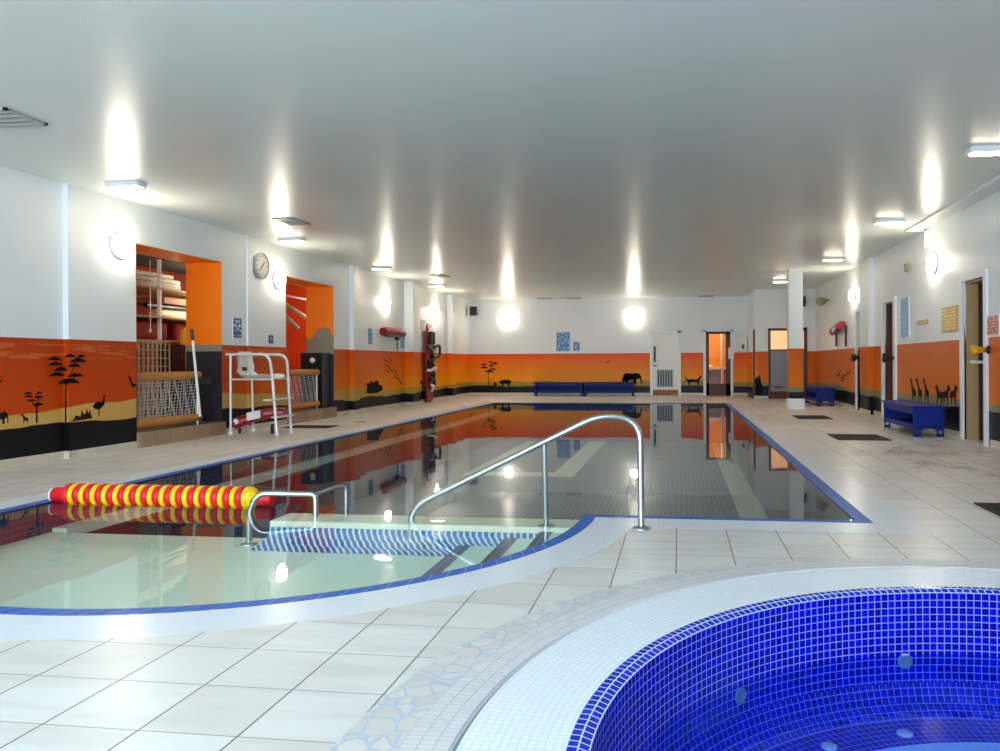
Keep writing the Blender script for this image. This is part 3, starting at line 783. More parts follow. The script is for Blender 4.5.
# moulded seat
mb = MB(); sec = [(-6.9, 1.30, .17), (-6.915, 1.22, .2), (-6.88, 1.05, .225), (-6.84, .94, .235), (-6.77, .885, .24), (-6.6, .875, .24), (-6.4, .895, .23), (-6.3, .885, .21), (-6.27, .865, .18)]
nn = 9
for t_ in (0, 1):
    base = len(mb.v)
    for x, z, hw in sec:
        for k in range(nn):
            q = -1 + 2 * k / (nn - 1)
            lift = .05 * abs(q) ** 3
            mb.v.append((x + (lift if z > .95 else 0) + (.014 if (t_ and z > .95) else 0), 11.10 + q * hw, z + (lift if z < .95 else 0) - (.016 if (t_ and z < .95) else 0)))
    for i in range(len(sec) - 1):
        for k in range(nn - 1):
            if i in (1, 2) and False: continue
            mb.face(None, [(0, 0)] * 4, True, [base + i * nn + k, base + i * nn + k + 1, base + (i + 1) * nn + k + 1, base + (i + 1) * nn + k])
mb.build('seat', M['plastic'], ch)
mb = MB(); mb.box(-6.876, 11.04, .99, -6.84, 11.16, 1.05); mb.build('hand_hole', M['brown'], ch, bevel=.01)

# red rescue tube lying against the wall under the chair
rt = thing('rescue_tube', (-6.7, 11.1, 0), 'dark red rescue tube bag lying under the lifeguard chair', 'rescue tube')
mb = MB(); q = []
for i in range(13):
    t = i / 12; q.append((-6.93 + .72 * t, 10.93 + .25 * t, .15 + .17 * math.sin(min(t * 1.25, 1) * PI / 2)))
mb.tube(q, .085, 14); mb.build('bag', M['crimson'], rt)
mb = MB(); mb.prism([(-6.70, .21), (-6.48, .255), (-6.48, .375), (-6.70, .335)], 'y', 10.905, 10.935); mb.build('label_patch', M['plastic'], rt)
mb = MB(); mb.lathe((-6.86, 10.87, .20), (0, -1, 0), [(.001, 0), (.045, 0), (.045, .006), (.001, .006)], 18); mb.build('round_badge', M['white'], rt)
for x in (-6.9, -6.35):
    mb = MB(); mb.box(x - .015, 11.02, 0, x + .015, 11.06, .15); mb.build('stand_leg', M['black'], rt)

# ------------------------------------------------------------------ benches
def make_bench(name, L, D, Hh, label, group):
    """blue slatted bench running along x, front towards -y, base centre at the origin"""
    r = thing(name, (0, 0, 0), label, 'bench', group)
    mb = MB(); mb.box(-L / 2 - .02, -D / 2 - .02, Hh - .035, L / 2 + .02, D / 2 + .02, Hh); mb.build('top', M['blue'], r, bevel=.008)
    for s in (-1, 1):
        x = s * (L / 2 - .03)
        mb = MB(); mb.prism([(-D / 2, .09), (-D / 2 + .1, .09), (-D / 2 + .16, .12), (D / 2 - .16, .12), (D / 2 - .1, .09), (D / 2, .09), (D / 2, Hh - .035), (-D / 2, Hh - .035)], 'x', x - .02, x + .02)
        mb.build('end_panel', M['blue'], r)
        for d in (-1, 1):
            y0 = d * (D / 2 - .05)
            mb = MB(); mb.box(x - .03, y0 - .05, 0, x + .03, y0 + .05, .025)
            mb.prism([(y0 - .045, .025), (y0 + .045, .025), (y0 + .045, .09), (y0 + .03, .09), (y0 + .03, .045), (y0 - .03, .045), (y0 - .03, .09), (y0 - .045, .09)], 'x', x - .02, x + .02)
            mb.build('foot', M['blue'], r)
    mb = MB(); mb.box(-L / 2 + .01, -D / 2 + .01, Hh - .13, L / 2 - .01, -D / 2 + .035, Hh - .035); mb.build('front_rail', M['blue'], r)
    mb = MB(); mb.box(-L / 2 + .01, -D / 2 + .03, .13, L / 2 - .01, D / 2 - .03, .155); mb.build('shelf', M['blue'], r)
    mb = MB(); mb.box(-L / 2 + .01, -D / 2 + .012, .10, L / 2 - .01, -D / 2 + .035, .18); mb.build('shelf_rail', M['blue'], r)
    mb = MB(); mb.box(-L / 2 + .01, D / 2 - .035, .15, L / 2 - .01, D / 2 - .015, Hh - .035); mb.build('back_panel', M['bluedark'], r)
    return r
b1 = make_bench('pool_bench', 1.62, .42, .45, 'blue wooden bench along the back wall, the one nearer the corner speaker', 'blue benches along the back wall')
b2 = dup(b1, (-2.27, 24.45, 0), 'blue wooden bench along the back wall beside the white vented door')
b1.location = (-3.93, 24.45, 0)
b3 = dup(b1, (3.58, 12.15, 0), 'blue wooden bench at the right wall below the giraffe mural', 'blue benches by the right wall', -PI / 2)
b4 = dup(b1, (3.56, 19.75, 0), 'blue wooden bench behind the white pillar, under the red wall bag', 'blue benches by the right wall', -PI / 2)

# ------------------------------------------------------------------ wall lamps
def make_lamp(pos, nrm, label):
    r = thing('wall_lamp', pos, label, 'wall lamp', 'round wall lamps')
    p, d = Vector(pos), Vector(nrm)
    mb = MB(); mb.lathe(p, d, [(.001, 0), (.165, 0), (.165, .03), (.15, .035)], 28); mb.build('backplate', M['white'], r)
    mb = MB(); mb.lathe(p + d * .033, d, [(.152, 0), (.150, .02), (.125, .055), (.07, .075), (.001, .08)], 28); mb.build('diffuser', M['lamp'], r)
    return r
make_lamp((XL, 8.72, 2.62), (1, 0, 0), 'round lit lamp on the white wall before the first storage opening')
make_lamp((XL, 12.52, 2.60), (1, 0, 0), 'round lit lamp next to the wall clock')
make_lamp((XL, 17.45, 2.60), (1, 0, 0), 'round lit lamp above the red rescue bag with hanging black strap')
make_lamp((XL, 21.2, 2.62), (1, 0, 0), 'round lit lamp on the far stretch of wall past the spinal board')
make_lamp((-5.72, YB, 2.57), (0, -1, 0), 'round lit lamp on the back wall above the painted tree')
make_lamp((-1.46, YB, 2.56), (0, -1, 0), 'round lit lamp on the back wall beside the white vented door')
make_lamp((XR, 12.3, 2.63), (-1, 0, 0), 'round lit lamp on the right wall above the giraffe mural')
make_lamp((XR, 17.7, 2.60), (-1, 0, 0), 'round lit lamp above the narrow far door in the right wall')

# ceiling fittings
def make_fitting(x, y, L, label):
    r = thing('ceiling_light', (x, y, H), label, 'ceiling light', 'ceiling batten lights')
    mb = MB(); mb.prism([(y - .09, H), (y + .09, H), (y + .06, H - .055), (y - .06, H - .055)], 'x', x - L / 2, x + L / 2); mb.build('housing', M['white'], r)
    mb = MB(); mb.box(x - L / 2 + .03, y - .045, H - .068, x + L / 2 - .03, y + .045, H - .055); mb.build('diffuser', M['battenfill'], r, bevel=.005)
for x, y, l in ((-6.42, 8.0, 'white batten light on the ceiling before the first storage opening'), (-6.5, 11.95, 'white batten light on the ceiling beside the small square vent'),
                (-6.5, 15.8, 'white batten light on the ceiling past the second storage opening'), (-6.5, 19.6, 'white batten light on the ceiling above the spinal board'),
                (3.1, 7.95, 'white batten light at the right edge of the ceiling, nearest the viewer'), (3.15, 11.75, 'white batten light on the ceiling beside the surface conduit'),
                (3.15, 15.9, 'white batten light on the ceiling between conduit and pillar'), (2.65, 20.0, 'white batten light on the ceiling behind the pillar')):
    make_fitting(x, y, .42, l)
def make_vent(x, y, lx, ly, label):
    r = thing('ceiling_vent', (x, y, H), label, 'ceiling vent', 'ceiling air vents')
    mb = MB()
    for a, b, c, d in ((x - lx / 2, y - ly / 2, x + lx / 2, y - ly / 2 + .03), (x - lx / 2, y + ly / 2 - .03, x + lx / 2, y + ly / 2), (x - lx / 2, y - ly / 2, x - lx / 2 + .03, y + ly / 2), (x + lx / 2 - .03, y - ly / 2, x + lx / 2, y + ly / 2)):
        mb.box(a, b, H - .02, c, d, H)
    mb.build('frame', M['grey'], r)
    mb = MB(); mb.box(x - lx / 2 + .03, y - ly / 2 + .03, H - .004, x + lx / 2 - .03, y + ly / 2 - .03, H - .001); mb.build('duct', M['black'], r)
    k = 4
    for i in range(k):
        yy = y - ly / 2 + .06 + (ly - .12) * i / (k - 1)
        mb = MB(); mb.prism([(yy - .02, H - .004), (yy - .012, H - .004), (yy + .02, H - .022), (yy + .012, H - .022)], 'x', x - lx / 2 + .03, x + lx / 2 - .03); mb.build('louvre', M['grey'], r)
make_vent(-5.78, 5.72, .55, .42, 'slotted air vent at the left edge of the ceiling, nearest the viewer')
make_vent(-5.72, 10.5, .32, .5, 'dark slotted air vent on the ceiling above the clock')
make_vent(-5.74, 17.6, .32, .5, 'small dark air vent on the ceiling before the far corner')
for x, l in ((-4.4, 'low dark vent slot above the blue notices on the back wall'), (-3.45, 'dark vent slot on the ceiling edge between notices and lamp'), (.9, 'dark vent slot on the ceiling above the brown glazed door')):
    make_vent(x, 24.45, .5, .3, l)
# conduit
cn = thing('conduit', (3.7, 10.5, H), 'thin white cable conduit along the ceiling and down the right wall', 'conduit')
mb = MB(); mb.box(3.655, 5.0, H - .035, 3.695, 12.72, H); mb.build('ceiling_run', M['white'], cn)
mb = MB(); mb.box(3.655, 12.69, H - .035, XR, 12.73, H); mb.build('cross_run', M['white'], cn)
mb = MB(); mb.box(XR - .03, 12.69, 2.93, XR, 12.73, H); mb.build('drop_run', M['white'], cn)

# ------------------------------------------------------------------ wall fittings
ck = thing('wall_clock', (XL, 11.94, 2.77), 'round grey analogue clock on the white wall', 'clock')
mb = MB(); mb.lathe((XL, 11.94, 2.77), (1, 0, 0), [(.001, 0), (.215, 0), (.225, .03), (.225, .06), (.20, .07), (.20, .055)], 36); mb.build('case', M['grey'], ck)
mb = MB(); mb.lathe((XL + .05, 11.94, 2.77), (1, 0, 0), [(.2, 0), (.001, .002)], 36); fc = mb.build('dial', M['dial'], ck)
mb = MB()
for i in range(12):
    t = i * PI / 6; c_, s_ = math.cos(t), math.sin(t); r0, r1, w_ = .15, .178, .006
    mb.prism([(11.94 + s_ * r0 + c_ * w_, 2.77 + c_ * r0 - s_ * w_), (11.94 + s_ * r0 - c_ * w_, 2.77 + c_ * r0 + s_ * w_), (11.94 + s_ * r1 - c_ * w_, 2.77 + c_ * r1 + s_ * w_), (11.94 + s_ * r1 + c_ * w_, 2.77 + c_ * r1 - s_ * w_)], 'x', XL + .053, XL + .056)
mb.build('hour_marks', M['black'], fc)
for name, t, L in (('hour_hand', math.radians(40), .09), ('minute_hand', math.radians(225), .14)):
    c_, s_ = math.cos(t), math.sin(t); w_ = .008
    mb = MB(); mb.prism([(11.94 - s_ * .02 + c_ * w_, 2.77 - c_ * .02 - s_ * w_), (11.94 - s_ * .02 - c_ * w_, 2.77 - c_ * .02 + s_ * w_), (11.94 + s_ * L - c_ * w_ * .5, 2.77 + c_ * L + s_ * w_ * .5), (11.94 + s_ * L + c_ * w_ * .5, 2.77 + c_ * L - s_ * w_ * .5)], 'x', XL + .058, XL + .062)
    mb.build(name, M['black'], ck)

def sheet(name, plane, c, u0, u1, z0, z1, mat, label, cat='sign', group=None, frame=None, thick=.012):
    r = thing(name, ((c, (u0 + u1) / 2, z0) if plane == 'x' else ((u0 + u1) / 2, c, z0)), label, cat, group)
    s = -1 if c > 0 else 1
    if plane == 'y': s = -1
    bx = lambda mb, a, b, z_a, z_b, d0, d1: mb.box(c + s * d0, a, z_a, c + s * d1, b, z_b) if plane == 'x' else mb.box(a, c + s * d0, z_a, b, c + s * d1, z_b)
    mb = MB(); bx(mb, u0, u1, z0, z1, 0, thick); mb.build('board', frame or M['white'], r, bevel=.002)
    e = .012 if frame is None else .02
    mb = MB(); bx(mb, u0 + e, u1 - e, z0 + e, z1 - e, thick - .002, thick + .002); mb.build('print', mat, r)
    return r
nx = XL
sg = sheet('safety_sign', 'x', nx, 11.15, 11.40, 1.51, 1.85, M['signnavy'], 'blue sign with a white ring emblem above the lifeguard chair')
mb = MB(); mb.ring(0, 0, [(.065, .0), (.05, .0)], 24)
mb.v = [(XL + .017, 11.275 + a, 1.73 + b) for a, b, _ in mb.v]; mb.build('ring_emblem', M['white'], sg)
sheet('switch_plate', 'x', nx, 12.22, 12.36, 1.46, 1.60, M['signnavy'], 'small dark blue box on the wall under the clock', 'switch', frame=M['black'])
sheet('safety_sign', 'x', nx, 16.38, 16.66, 1.53, 1.92, M['signblue'], 'blue and white notice before the wall-hung red rescue bag')
sheet('safety_sign', 'x', nx, 18.42, 18.72, 1.48, 1.80, M['signlight'], 'pale blue notice just past the wall-hung red rescue bag')
sheet('pool_rules_sign', 'y', YB, -4.08, -3.60, 1.47, 2.13, M['signblue'], 'large bright blue notice on the back wall')
sheet('pool_rules_sign', 'y', YB, -3.51, -3.27, 1.48, 1.80, M['signnavy'], 'small dark blue notice right of the large blue one on the back wall')
sheet('pool_rules_sign', 'x', XR, 13.60, 14.08, 1.51, 2.22, M['signlight'], 'tall pale blue notice beside the dark door on the right wall')
sheet('name_plate', 'x', XR, 12.62, 13.18, 1.70, 1.77, M['wood_strip'], 'thin wooden name plate between the pale blue and gold notices', frame=M['brass'])
sheet('poster', 'x', XR, 11.32, 11.98, 1.53, 1.90, M['signyellow'], 'framed gold notice beside the open doorway on the right wall', 'poster', frame=M['brass'])
sheet('safety_sign', 'x', XR, 9.92, 10.28, 1.42, 1.68, M['signred'], 'rust red notice beyond the open doorway on the right wall')
sheet('safety_sign', 'x', XR, 9.35, 9.86, 1.5, 1.95, M['signlight'], 'pale notice at the right edge of the view, past the rust red one', frame=M['grey'])
mb = MB(); mb.box(XR - .05, 13.58, 2.66, XR, 13.74, 2.80); tag(mb.build('thermostat', M['thermo'], bevel=.01), 'small olive thermostat box high on the right wall', 'thermostat')

# speakers
def speaker(p, rot, label):
    r = thing('speaker', (0, 0, 0), label, 'speaker', 'black wall speakers')
    mb = MB(); mb.prism([(-.11, -.1), (.11, -.1), (.08, .1), (-.08, .1)], 'z', -.15, .15); mb.build('cabinet', M['black'], r, bevel=.01)
    mb = MB(); mb.cyl((0, -.1, -.05), (0, -.115, -.05), .065, n=20); mb.build('cone', M['lockerblue'], r)
    mb = MB(); mb.box(-.02, .09, -.03, .02, .22, .03); mb.build('bracket', M['grey'], r)
    r.location = p; r.rotation_euler[2] = rot
speaker((-6.88, 24.55, 2.85), math.radians(40), 'small black speaker high in the far corner above the mural')
speaker((3.55, 22.44, 2.85), math.radians(-50), 'small black speaker high behind the pillar')

# rescue bags on the walls
rb1 = thing('rescue_bag', (XL, 17.7, 1.88), 'red rescue bag hung on the wall under a round lamp, black strap hanging', 'rescue bag', 'red rescue bags')
mb = MB(); mb.tube([(XL + .10, 17.08, 1.86), (XL + .11, 17.2, 1.88), (XL + .11, 18.2, 1.88), (XL + .10, 18.34, 1.85)], .10, 14); mb.build('bag', M['crimson'], rb1)
mb = MB(); mb.prism([(17.2, 1.80), (18.05, 1.80), (18.05, 1.72), (17.95, 1.68), (17.9, 1.75), (17.3, 1.75)], 'x', XL + .05, XL + .16); mb.build('strap', M['black'], rb1)
mb = MB(); mb.tube([(XL + .03, 18.15, 1.8), (XL + .03, 18.16, 1.42)], .014, 6); mb.build('hanging_strap', M['black'], rb1)
rb2 = thing('rescue_bag', (XR, 19.0, 1.8), 'red and white rescue bag on the right wall above the far blue bench', 'rescue bag', 'red rescue bags')
mb = MB(); mb.tube([(XR - .12, 18.45, 1.96), (XR - .12, 18.6, 1.95), (XR - .12, 19.3, 1.88), (XR - .12, 19.5, 1.85)], .10, 14); mb.build('bag', M['crimson'], rb2)
mb = MB(); mb.prism([(18.75, 1.95), (19.05, 1.90), (19.05, 1.80), (18.75, 1.86)], 'x', XR - .23, XR - .205); mb.build('label_patch', M['plastic'], rb2)
for y, z, mt in ((18.42, 1.45, 'black'), (19.5, 1.48, 'lockerblue')):
    mb = MB(); mb.box(XR - .06, y - .03, z, XR - .02, y + .03, 1.95); mb.build('strap', M[mt], rb2)

# spinal board with head blocks and straps, standing against the wall
sb = thing('spinal_board', (-6.98, 20.35, 0), 'tall red spinal board with black and white straps standing against the wall', 'spinal board')
mb = MB(); mb.prism([(20.12, .02), (20.62, .02), (20.68, .5), (20.72, 1.6), (20.6, 2.12), (20.5, 2.2), (20.24, 2.2), (20.14, 2.12), (20.05, 1.6), (20.08, .5)], 'x', XL + .08, XL + .13); mb.build('board', M['crimson'], sb, bevel=.012)
mb = MB(); mb.prism([(20.28, 1.72), (20.46, 1.72), (20.5, 2.05), (20.42, 2.12), (20.32, 2.12), (20.24, 2.05)], 'x', XL + .13, XL + .16); mb.build('head_pad', M['plastic'], sb)
for y0, y1 in ((20.22, 20.30), (20.44, 20.52)):
    mb = MB(); mb.box(XL + .14, y0, 1.62, XL + .24, y1, 1.98); mb.build('head_block', M['black'], sb, bevel=.02)
for i, (z0, z1, y0, y1, m_) in enumerate(((1.55, 1.28, 20.05, 20.62, 'black'), (1.42, 1.50, 20.30, 20.78, 'grey'), (1.30, 1.02, 20.60, 20.14, 'black'), (1.16, .98, 20.16, 20.70, 'lockerblue'),
        (1.02, .70, 20.22, 20.60, 'black'), (.92, .96, 20.1, 20.72, 'plastic'), (.80, .52, 20.66, 20.20, 'black'), (.66, .40, 20.30, 20.68, 'black'), (.55, .34, 20.24, 20.44, 'plastic'), (.44, .62, 20.42, 20.66, 'lockerblue'))):
    mb = MB(); q = []
    for k in range(13):
        t = k / 12; q.append((XL + .15 + (.05 + .025 * (i % 3)) * math.sin(PI * t), y0 + (y1 - y0) * t + .03 * math.sin(5 * t + i), z0 + (z1 - z0) * t + .03 * math.sin(7 * t + 2 * i)))
    mb.tube(q, .036 + .006 * (i % 2), 8); mb.build('strap', M[m_], sb)
mb = MB(); mb.tube(fillet([(XL + .2, 20.5, 1.55), (XL + .26, 20.85, 1.62), (XL + .26, 20.86, 1.3), (XL + .2, 20.45, 1.2)], .12), .04, 8); mb.build('strap_loop', M['black'], sb)
mb = MB(); mb.box(XL, 20.1, 2.0, XL + .09, 20.16, 2.3); mb.build('wall_hook', M['plastic'], sb)
mb = MB(); mb.box(XL + .02, 20.2, 0, XL + .12, 20.54, .03); mb.build('foot_pad', M['black'], sb)

# ------------------------------------------------------------------ doors
dr = MB(); 
for a, b, z0, z1 in ((D1[0], D1[0] + .09, 0, D1[2]), (D1[1] - .09, D1[1], 0, D1[2]), (D1[0], D1[1], D1[2] - .08, D1[2])): dr.box(a, YB - .03, z0, b, YB + .1, z1)
door = struct(dr.build('door_1', M['white'], bevel=.004))
mb = MB(); mb.box(D1[0] + .09, YB + .0, .0, D1[1] - .09, YB + .045, D1[2] - .08); mb.build('leaf', M['plastic'], door)
mb = MB(); mb.box(-.87 + .05, YB - .05, 1.10, -.87 + .12, YB, 1.62); mb.build('pull_handle', M['black'], door, bevel=.01)
mb = MB(); mb.cyl((-.80, YB - .05, .98), (-.80, YB, .98), .03, n=14); mb.box(-.80, YB - .05, .965, -.68, YB - .035, .99); mb.build('lever', M['black'], door)
mb = MB(); mb.box(-.72, YB - .012, .27, -.18, YB, .85)
vg = mb.build('vent_panel', M['grey'], door)
for i in range(6):
    mb = MB(); mb.box(-.69 + i * .084, YB - .018, .30, -.69 + i * .084 + .05, YB - .01, .82); mb.build('vent_slot', M['lockerblue'], vg)
mb = MB(); mb.box(-.85, YB - .01, .005, -.02, YB + .002, .185); mb.build('kick_plate', M['brownmat'], door)

dr = MB()
for a, b, z0, z1 in ((D2[0], D2[0] + .085, 0, D2[2]), (D2[1] - .085, D2[1], 0, D2[2]), (D2[0], D2[1], D2[2] - .06, D2[2])): dr.box(a, YB - .03, z0, b, YB + .1, z1)
door = struct(dr.build('door_2', M['white']))
a, b = D2[0] + .085, D2[1] - .085
mb = MB()
mb.box(a, YB + .02, 0, a + .10, YB + .065, 2.09); mb.box(b - .15, YB + .02, 0, b, YB + .065, 2.09); mb.box(a, YB + .02, 0, b, YB + .065, .38); mb.box(a, YB + .02, 2.01, b, YB + .065, 2.09)
lf = mb.build('leaf', M['brown'], door)
mb = MB(); mb.box(a + .08, YB + .038, .36, b - .13, YB + .044, 2.03); mb.build('glass_pane', M['glass'], lf)
mb = MB(); mb.box(1.60, YB - .04, 1.2, 1.78, YB - .03 + .05, 1.56); mb.build('lock_case', M['plastic'], door, bevel=.006)
# lit changing room seen through the glazed door
mb = MB(); mb.box(.2, 27.2, 0, 2.6, 27.3, 2.6); mb.box(.1, YB + .16, 0, .2, 27.3, 2.6); mb.box(2.3, YB + .16, 0, 2.4, 27.3, 2.6); struct(mb.build('wall_changing_room', M['changing']))
mb = MB(); mb.box(.1, YB + .15, -.05, 2.4, 27.3, 0.001); struct(mb.build('floor_changing_room', M['plinth']))
mb = MB(); mb.box(.1, YB + .15, 2.6, 2.4, 27.3, 2.65); struct(mb.build('ceiling_changing_room', M['white']))
vt = thing('vanity_counter', (1.1, 26.9, 0), 'pale counter with towels seen through the glazed door', 'counter')
mb = MB(); mb.box(.4, 26.6, .82, 1.75, 27.19, .92); mb.build('worktop', M['towelwhite'], vt, bevel=.02)
mb = MB(); mb.box(.45, 26.66, 0, 1.7, 27.18, .82); mb.build('cabinet_front', M['greypanel'], vt)
mb = MB(); mb.box(.85, 26.7, .92, 1.2, 27.0, .99); tag(mb.build('folded_towel', M['towelwhite'], bevel=.03), 'folded white towel on the counter behind the glazed door', 'towel')
mb = MB(); mb.box(1.44, 25.5, .0, 1.50, 26.2, 2.3); tag(mb.build('shower_screen', M['towelwhite'], bevel=.01), 'white upright screen beyond the glazed door', 'screen')
L_ = bpy.data.lights.new('changing_room_lamp', 'POINT'); L_.energy = 13; L_.color = (1, .86, .62); L_.shadow_soft_size = .15
lo = bpy.data.objects.new('changing_room_lamp', L_); lo.location = (1.0, 26.0, 2.4); COL.objects.link(lo)

# partition door
dr = MB()
for a, b, z0, z1 in ((PD[0], PD[0] + .07, 0, PD[2]), (PD[1] - .09, PD[1], 0, PD[2] + .02), (PD[0], PD[1], PD[2] - .07, PD[2])): dr.box(a, PY - .02, z0, b, PY + .14, z1)
door = struct(dr.build('door_3', M['brown']))
mb = MB(); mb.box(PD[0] + .07, PY + .05, .22, PD[1] - .09, PY + .09, 1.42); lf = mb.build('leaf', M['greypanel'], door)
mb = MB(); mb.box(2.78, PY + .04, .32, 3.02, PY + .052, .37); mb.build('vent_slot', M['brown'], lf)
mb = MB(); mb.box(PD[0] + .07, PY + .05, 1.46, PD[1] - .09, PY + .07, PD[2] - .07); mb.build('lit_pane', M['frost'], door)
mb = MB(); mb.box(PD[0] + .07, PY + .04, 1.42, PD[1] - .09, PY + .1, 1.46); mb.build('cross_rail', M['brown'], door)
mb = MB(); mb.box(PD[0] + .07, PY + .05, 0, PD[1] - .09, PY + .1, .22); mb.build('kick_board', M['brown'], door)

# right-wall doorways
def rdoor(name, a, b, z, leafmat, jamb, ext, leaf_x):
    mb = MB()
    mb.box(XR - .035, b, 0, XR + .1, b + ext, z + .09); mb.box(XR - .035, a - ext, 0, XR + .1, a, z + .09); mb.box(XR - .035, a, z, XR + .1, b, z + .09)
    d = struct(mb.build(name, M['white'], bevel=.004))
    mb = MB(); mb.box(leaf_x, a - .05, 0, leaf_x + .05, b + .05, z + .05); mb.build('leaf', leafmat, d)
    if jamb: 
        mb = MB(); mb.box(XR + .02, b - .05, 0, leaf_x, b + .002, z); mb.box(XR + .02, a, z - .03, leaf_x, b, z + .002); mb.build('lining', jamb, d)
    return d
d4 = rdoor('door_4', 10.36, 11.1, 2.20, M['passageshade'], M['oak'], .09, XR + .17)  # leaf here is a dark plane painted as the doorway's shaded interior
mb = MB(); mb.box(XR + .06, 10.86, 1.06, XR + .17, 11.05, 1.10); mb.build('latch', M['plastic'], d4)
d5 = rdoor('door_5', 14.52, 15.16, 2.21, M['brown'], M['brown'], .16, XR + .1)
d6 = rdoor('door_6', 16.98, 17.42, 2.19, M['greypanel'], None, .1, XR + .1)
def holder(y, z, body, label, r=.07):
    t = thing('door_holder', (XR, y, z), label, 'door holder', 'wall door holders')
    mb = MB(); mb.lathe((XR - .06, y, z), (-1, 0, 0), [(.001, 0), (.04, 0), (.04, .06), (r, .09), (r, .16), (.001, .165)], 18); mb.build('bumper', body, t)
    mb = MB(); mb.lathe((XR, y, z), (-1, 0, 0), [(.001, 0), (.055, 0), (.055, .02), (.03, .03), (.03, .07)], 16); mb.build('mount', M['black'], t)
holder(14.46, 1.16, M['black'], 'black round door holder beside the dark door on the right wall', .085)
holder(17.0, 1.18, M['black'], 'black round door holder at the narrow far door', .085)
holder(10.26, 1.24, M['goldboard'], 'yellow horn-shaped door holder at the open doorway', .06)
# wall-mounted camera/heater at the far end of right wall
wm = thing('wall_spotlight', (XR, 20.6, 2.7), 'grey swivel spotlight on the far right wall above the bench', 'spotlight')
mb = MB(); mb.tube(fillet([(XR, 20.6, 2.72), (XR - .16, 20.6, 2.74), (XR - .22, 20.6, 2.66)], .06), .03, 10); mb.build('arm', M['grey'], wm)
mb = MB(); mb.lathe((XR - .12, 20.5, 2.72), (-.8, -.3, -.25), [(.001, 0), (.07, 0), (.11, .1), (.12, .2), (.1, .205), (.001, .19)], 20); mb.build('head', M['thermo'], wm)
# hand dryer on the back wall
hd = thing('hand_dryer', (2.05, YB, 1.42), 'white hand dryer box beside the brown glazed door', 'hand dryer')
mb = MB(); mb.box(1.87, YB - .16, 1.42, 2.2, YB, 1.92); mb.build('case', M['plastic'], hd, bevel=.03)
mb = MB(); mb.box(2.03, YB - .175, 1.52, 2.10, YB - .155, 1.66); mb.build('nozzle', M['black'], hd, bevel=.01)

# ------------------------------------------------------------------ floor gratings and mats
def grate(x0, y0, x1, y1, label, mat='grate', name='floor_grate', cat='floor grate', group='dark floor gratings'):
    r = thing(name, ((x0 + x1) / 2, (y0 + y1) / 2, 0), label, cat, group)
    mb = MB()
    for a, b, c, d in ((x0, y0, x1, y0 + .03), (x0, y1 - .03, x1, y1), (x0, y0, x0 + .03, y1), (x1 - .03, y0, x1, y1)): mb.box(a, b, 0.001, c, d, .012)
    mb.build('frame', M[mat], r)
    mb = MB(); mb.box(x0 + .02, y0 + .02, .001, x1 - .02, y1 - .02, .006)
    k = int((x1 - x0) / .05)
    for i in range(1, k): mb.box(x0 + (x1 - x0) * i / k - .008, y0 + .02, .006, x0 + (x1 - x0) * i / k + .008, y1 - .02, .011)
    mb.build('bars', M['matpile'], r)
grate(2.27, 14.68, 2.9, 15.55, 'dark floor grating before the pillar, the farther of two in line')
grate(2.2, 10.78, 2.91, 11.58, 'dark floor grating in front of the blue bench by the right wall')
grate(2.24, 5.3, 2.95, 6.08, 'dark floor grating at the right edge of the view near the hot tub')
grate(-6.72, 12.0, -5.92, 12.48, 'dark floor mat by the second storage opening, beside the lifeguard chair')

# ------------------------------------------------------------------ storage niches
def roller(name, x, ya, yb, zt, zb, label, grp):
    r = thing(name, (x, (ya + yb) / 2, .2), label, 'net frame', grp)
    for z in (zt, zb):
        mb = MB(); mb.cyl((x, ya, z), (x, yb, z), .062, n=16); mb.build('foam_bar', M['tan'], r)
    for y in (ya + .06, yb - .06):
        mb = MB(); mb.cyl((x + .02, y, .2), (x + .02, y, zt), .018, n=10); mb.build('post', M['chairmetal'], r)
    mb = MB(); st = .045
    ny = int((yb - ya) / st); nz = int((zt - zb) / st)
    for i in range(1, ny):
        y = ya + (yb - ya) * i / ny; q = [(x + .015 * math.sin(i * 1.7 + k), y + .008 * math.sin(k * 1.3 + i), zb + (zt - zb) * k / 8) for k in range(9)]
        mb.tube(q, .004, 4)
    for k in range(1, nz):
        z = zb + (zt - zb) * k / nz; q = [(x + .015 * math.sin(k * 1.1 + i), ya + (yb - ya) * i / 10, z + .01 * math.sin(i * 1.9 + k)) for i in range(11)]
        mb.tube(q, .004, 4)
    mb.build('net', M['net'], r)
roller('net_frame', -7.2, 9.02, 10.46, .93, .30, 'net frame with tan foam bars across the first storage opening', 'net frames in the storage openings')
roller('net_frame', -7.2, 12.9, 14.2, .93, .30, 'net frame with tan foam bars across the second storage opening', 'net frames in the storage openings')
pl = thing('cleaning_pole', (-7.0, 10.4, .2), 'white pole with black grip leaning in the first storage opening', 'pole')
A, B = Vector((-7.06, 10.30, .22)), Vector((-7.13, 10.20, 1.62))
mb = MB(); mb.cyl(A, A.lerp(B, .9), .019, n=12); mb.build('shaft', M['plastic'], pl)
mb = MB(); mb.cyl(A.lerp(B, .88), B, .024, n=12); mb.build('grip', M['black'], pl)
mb = MB(); mb.cyl(A - Vector((0, 0, .02)), A.lerp(B, .07), .026, n=12); mb.build('tip', M['black'], pl)
mb = MB(); mb.box(-7.14, 10.26, .80, -7.08, 10.6, .90); mb.build('hook_arm', M['black'], pl)
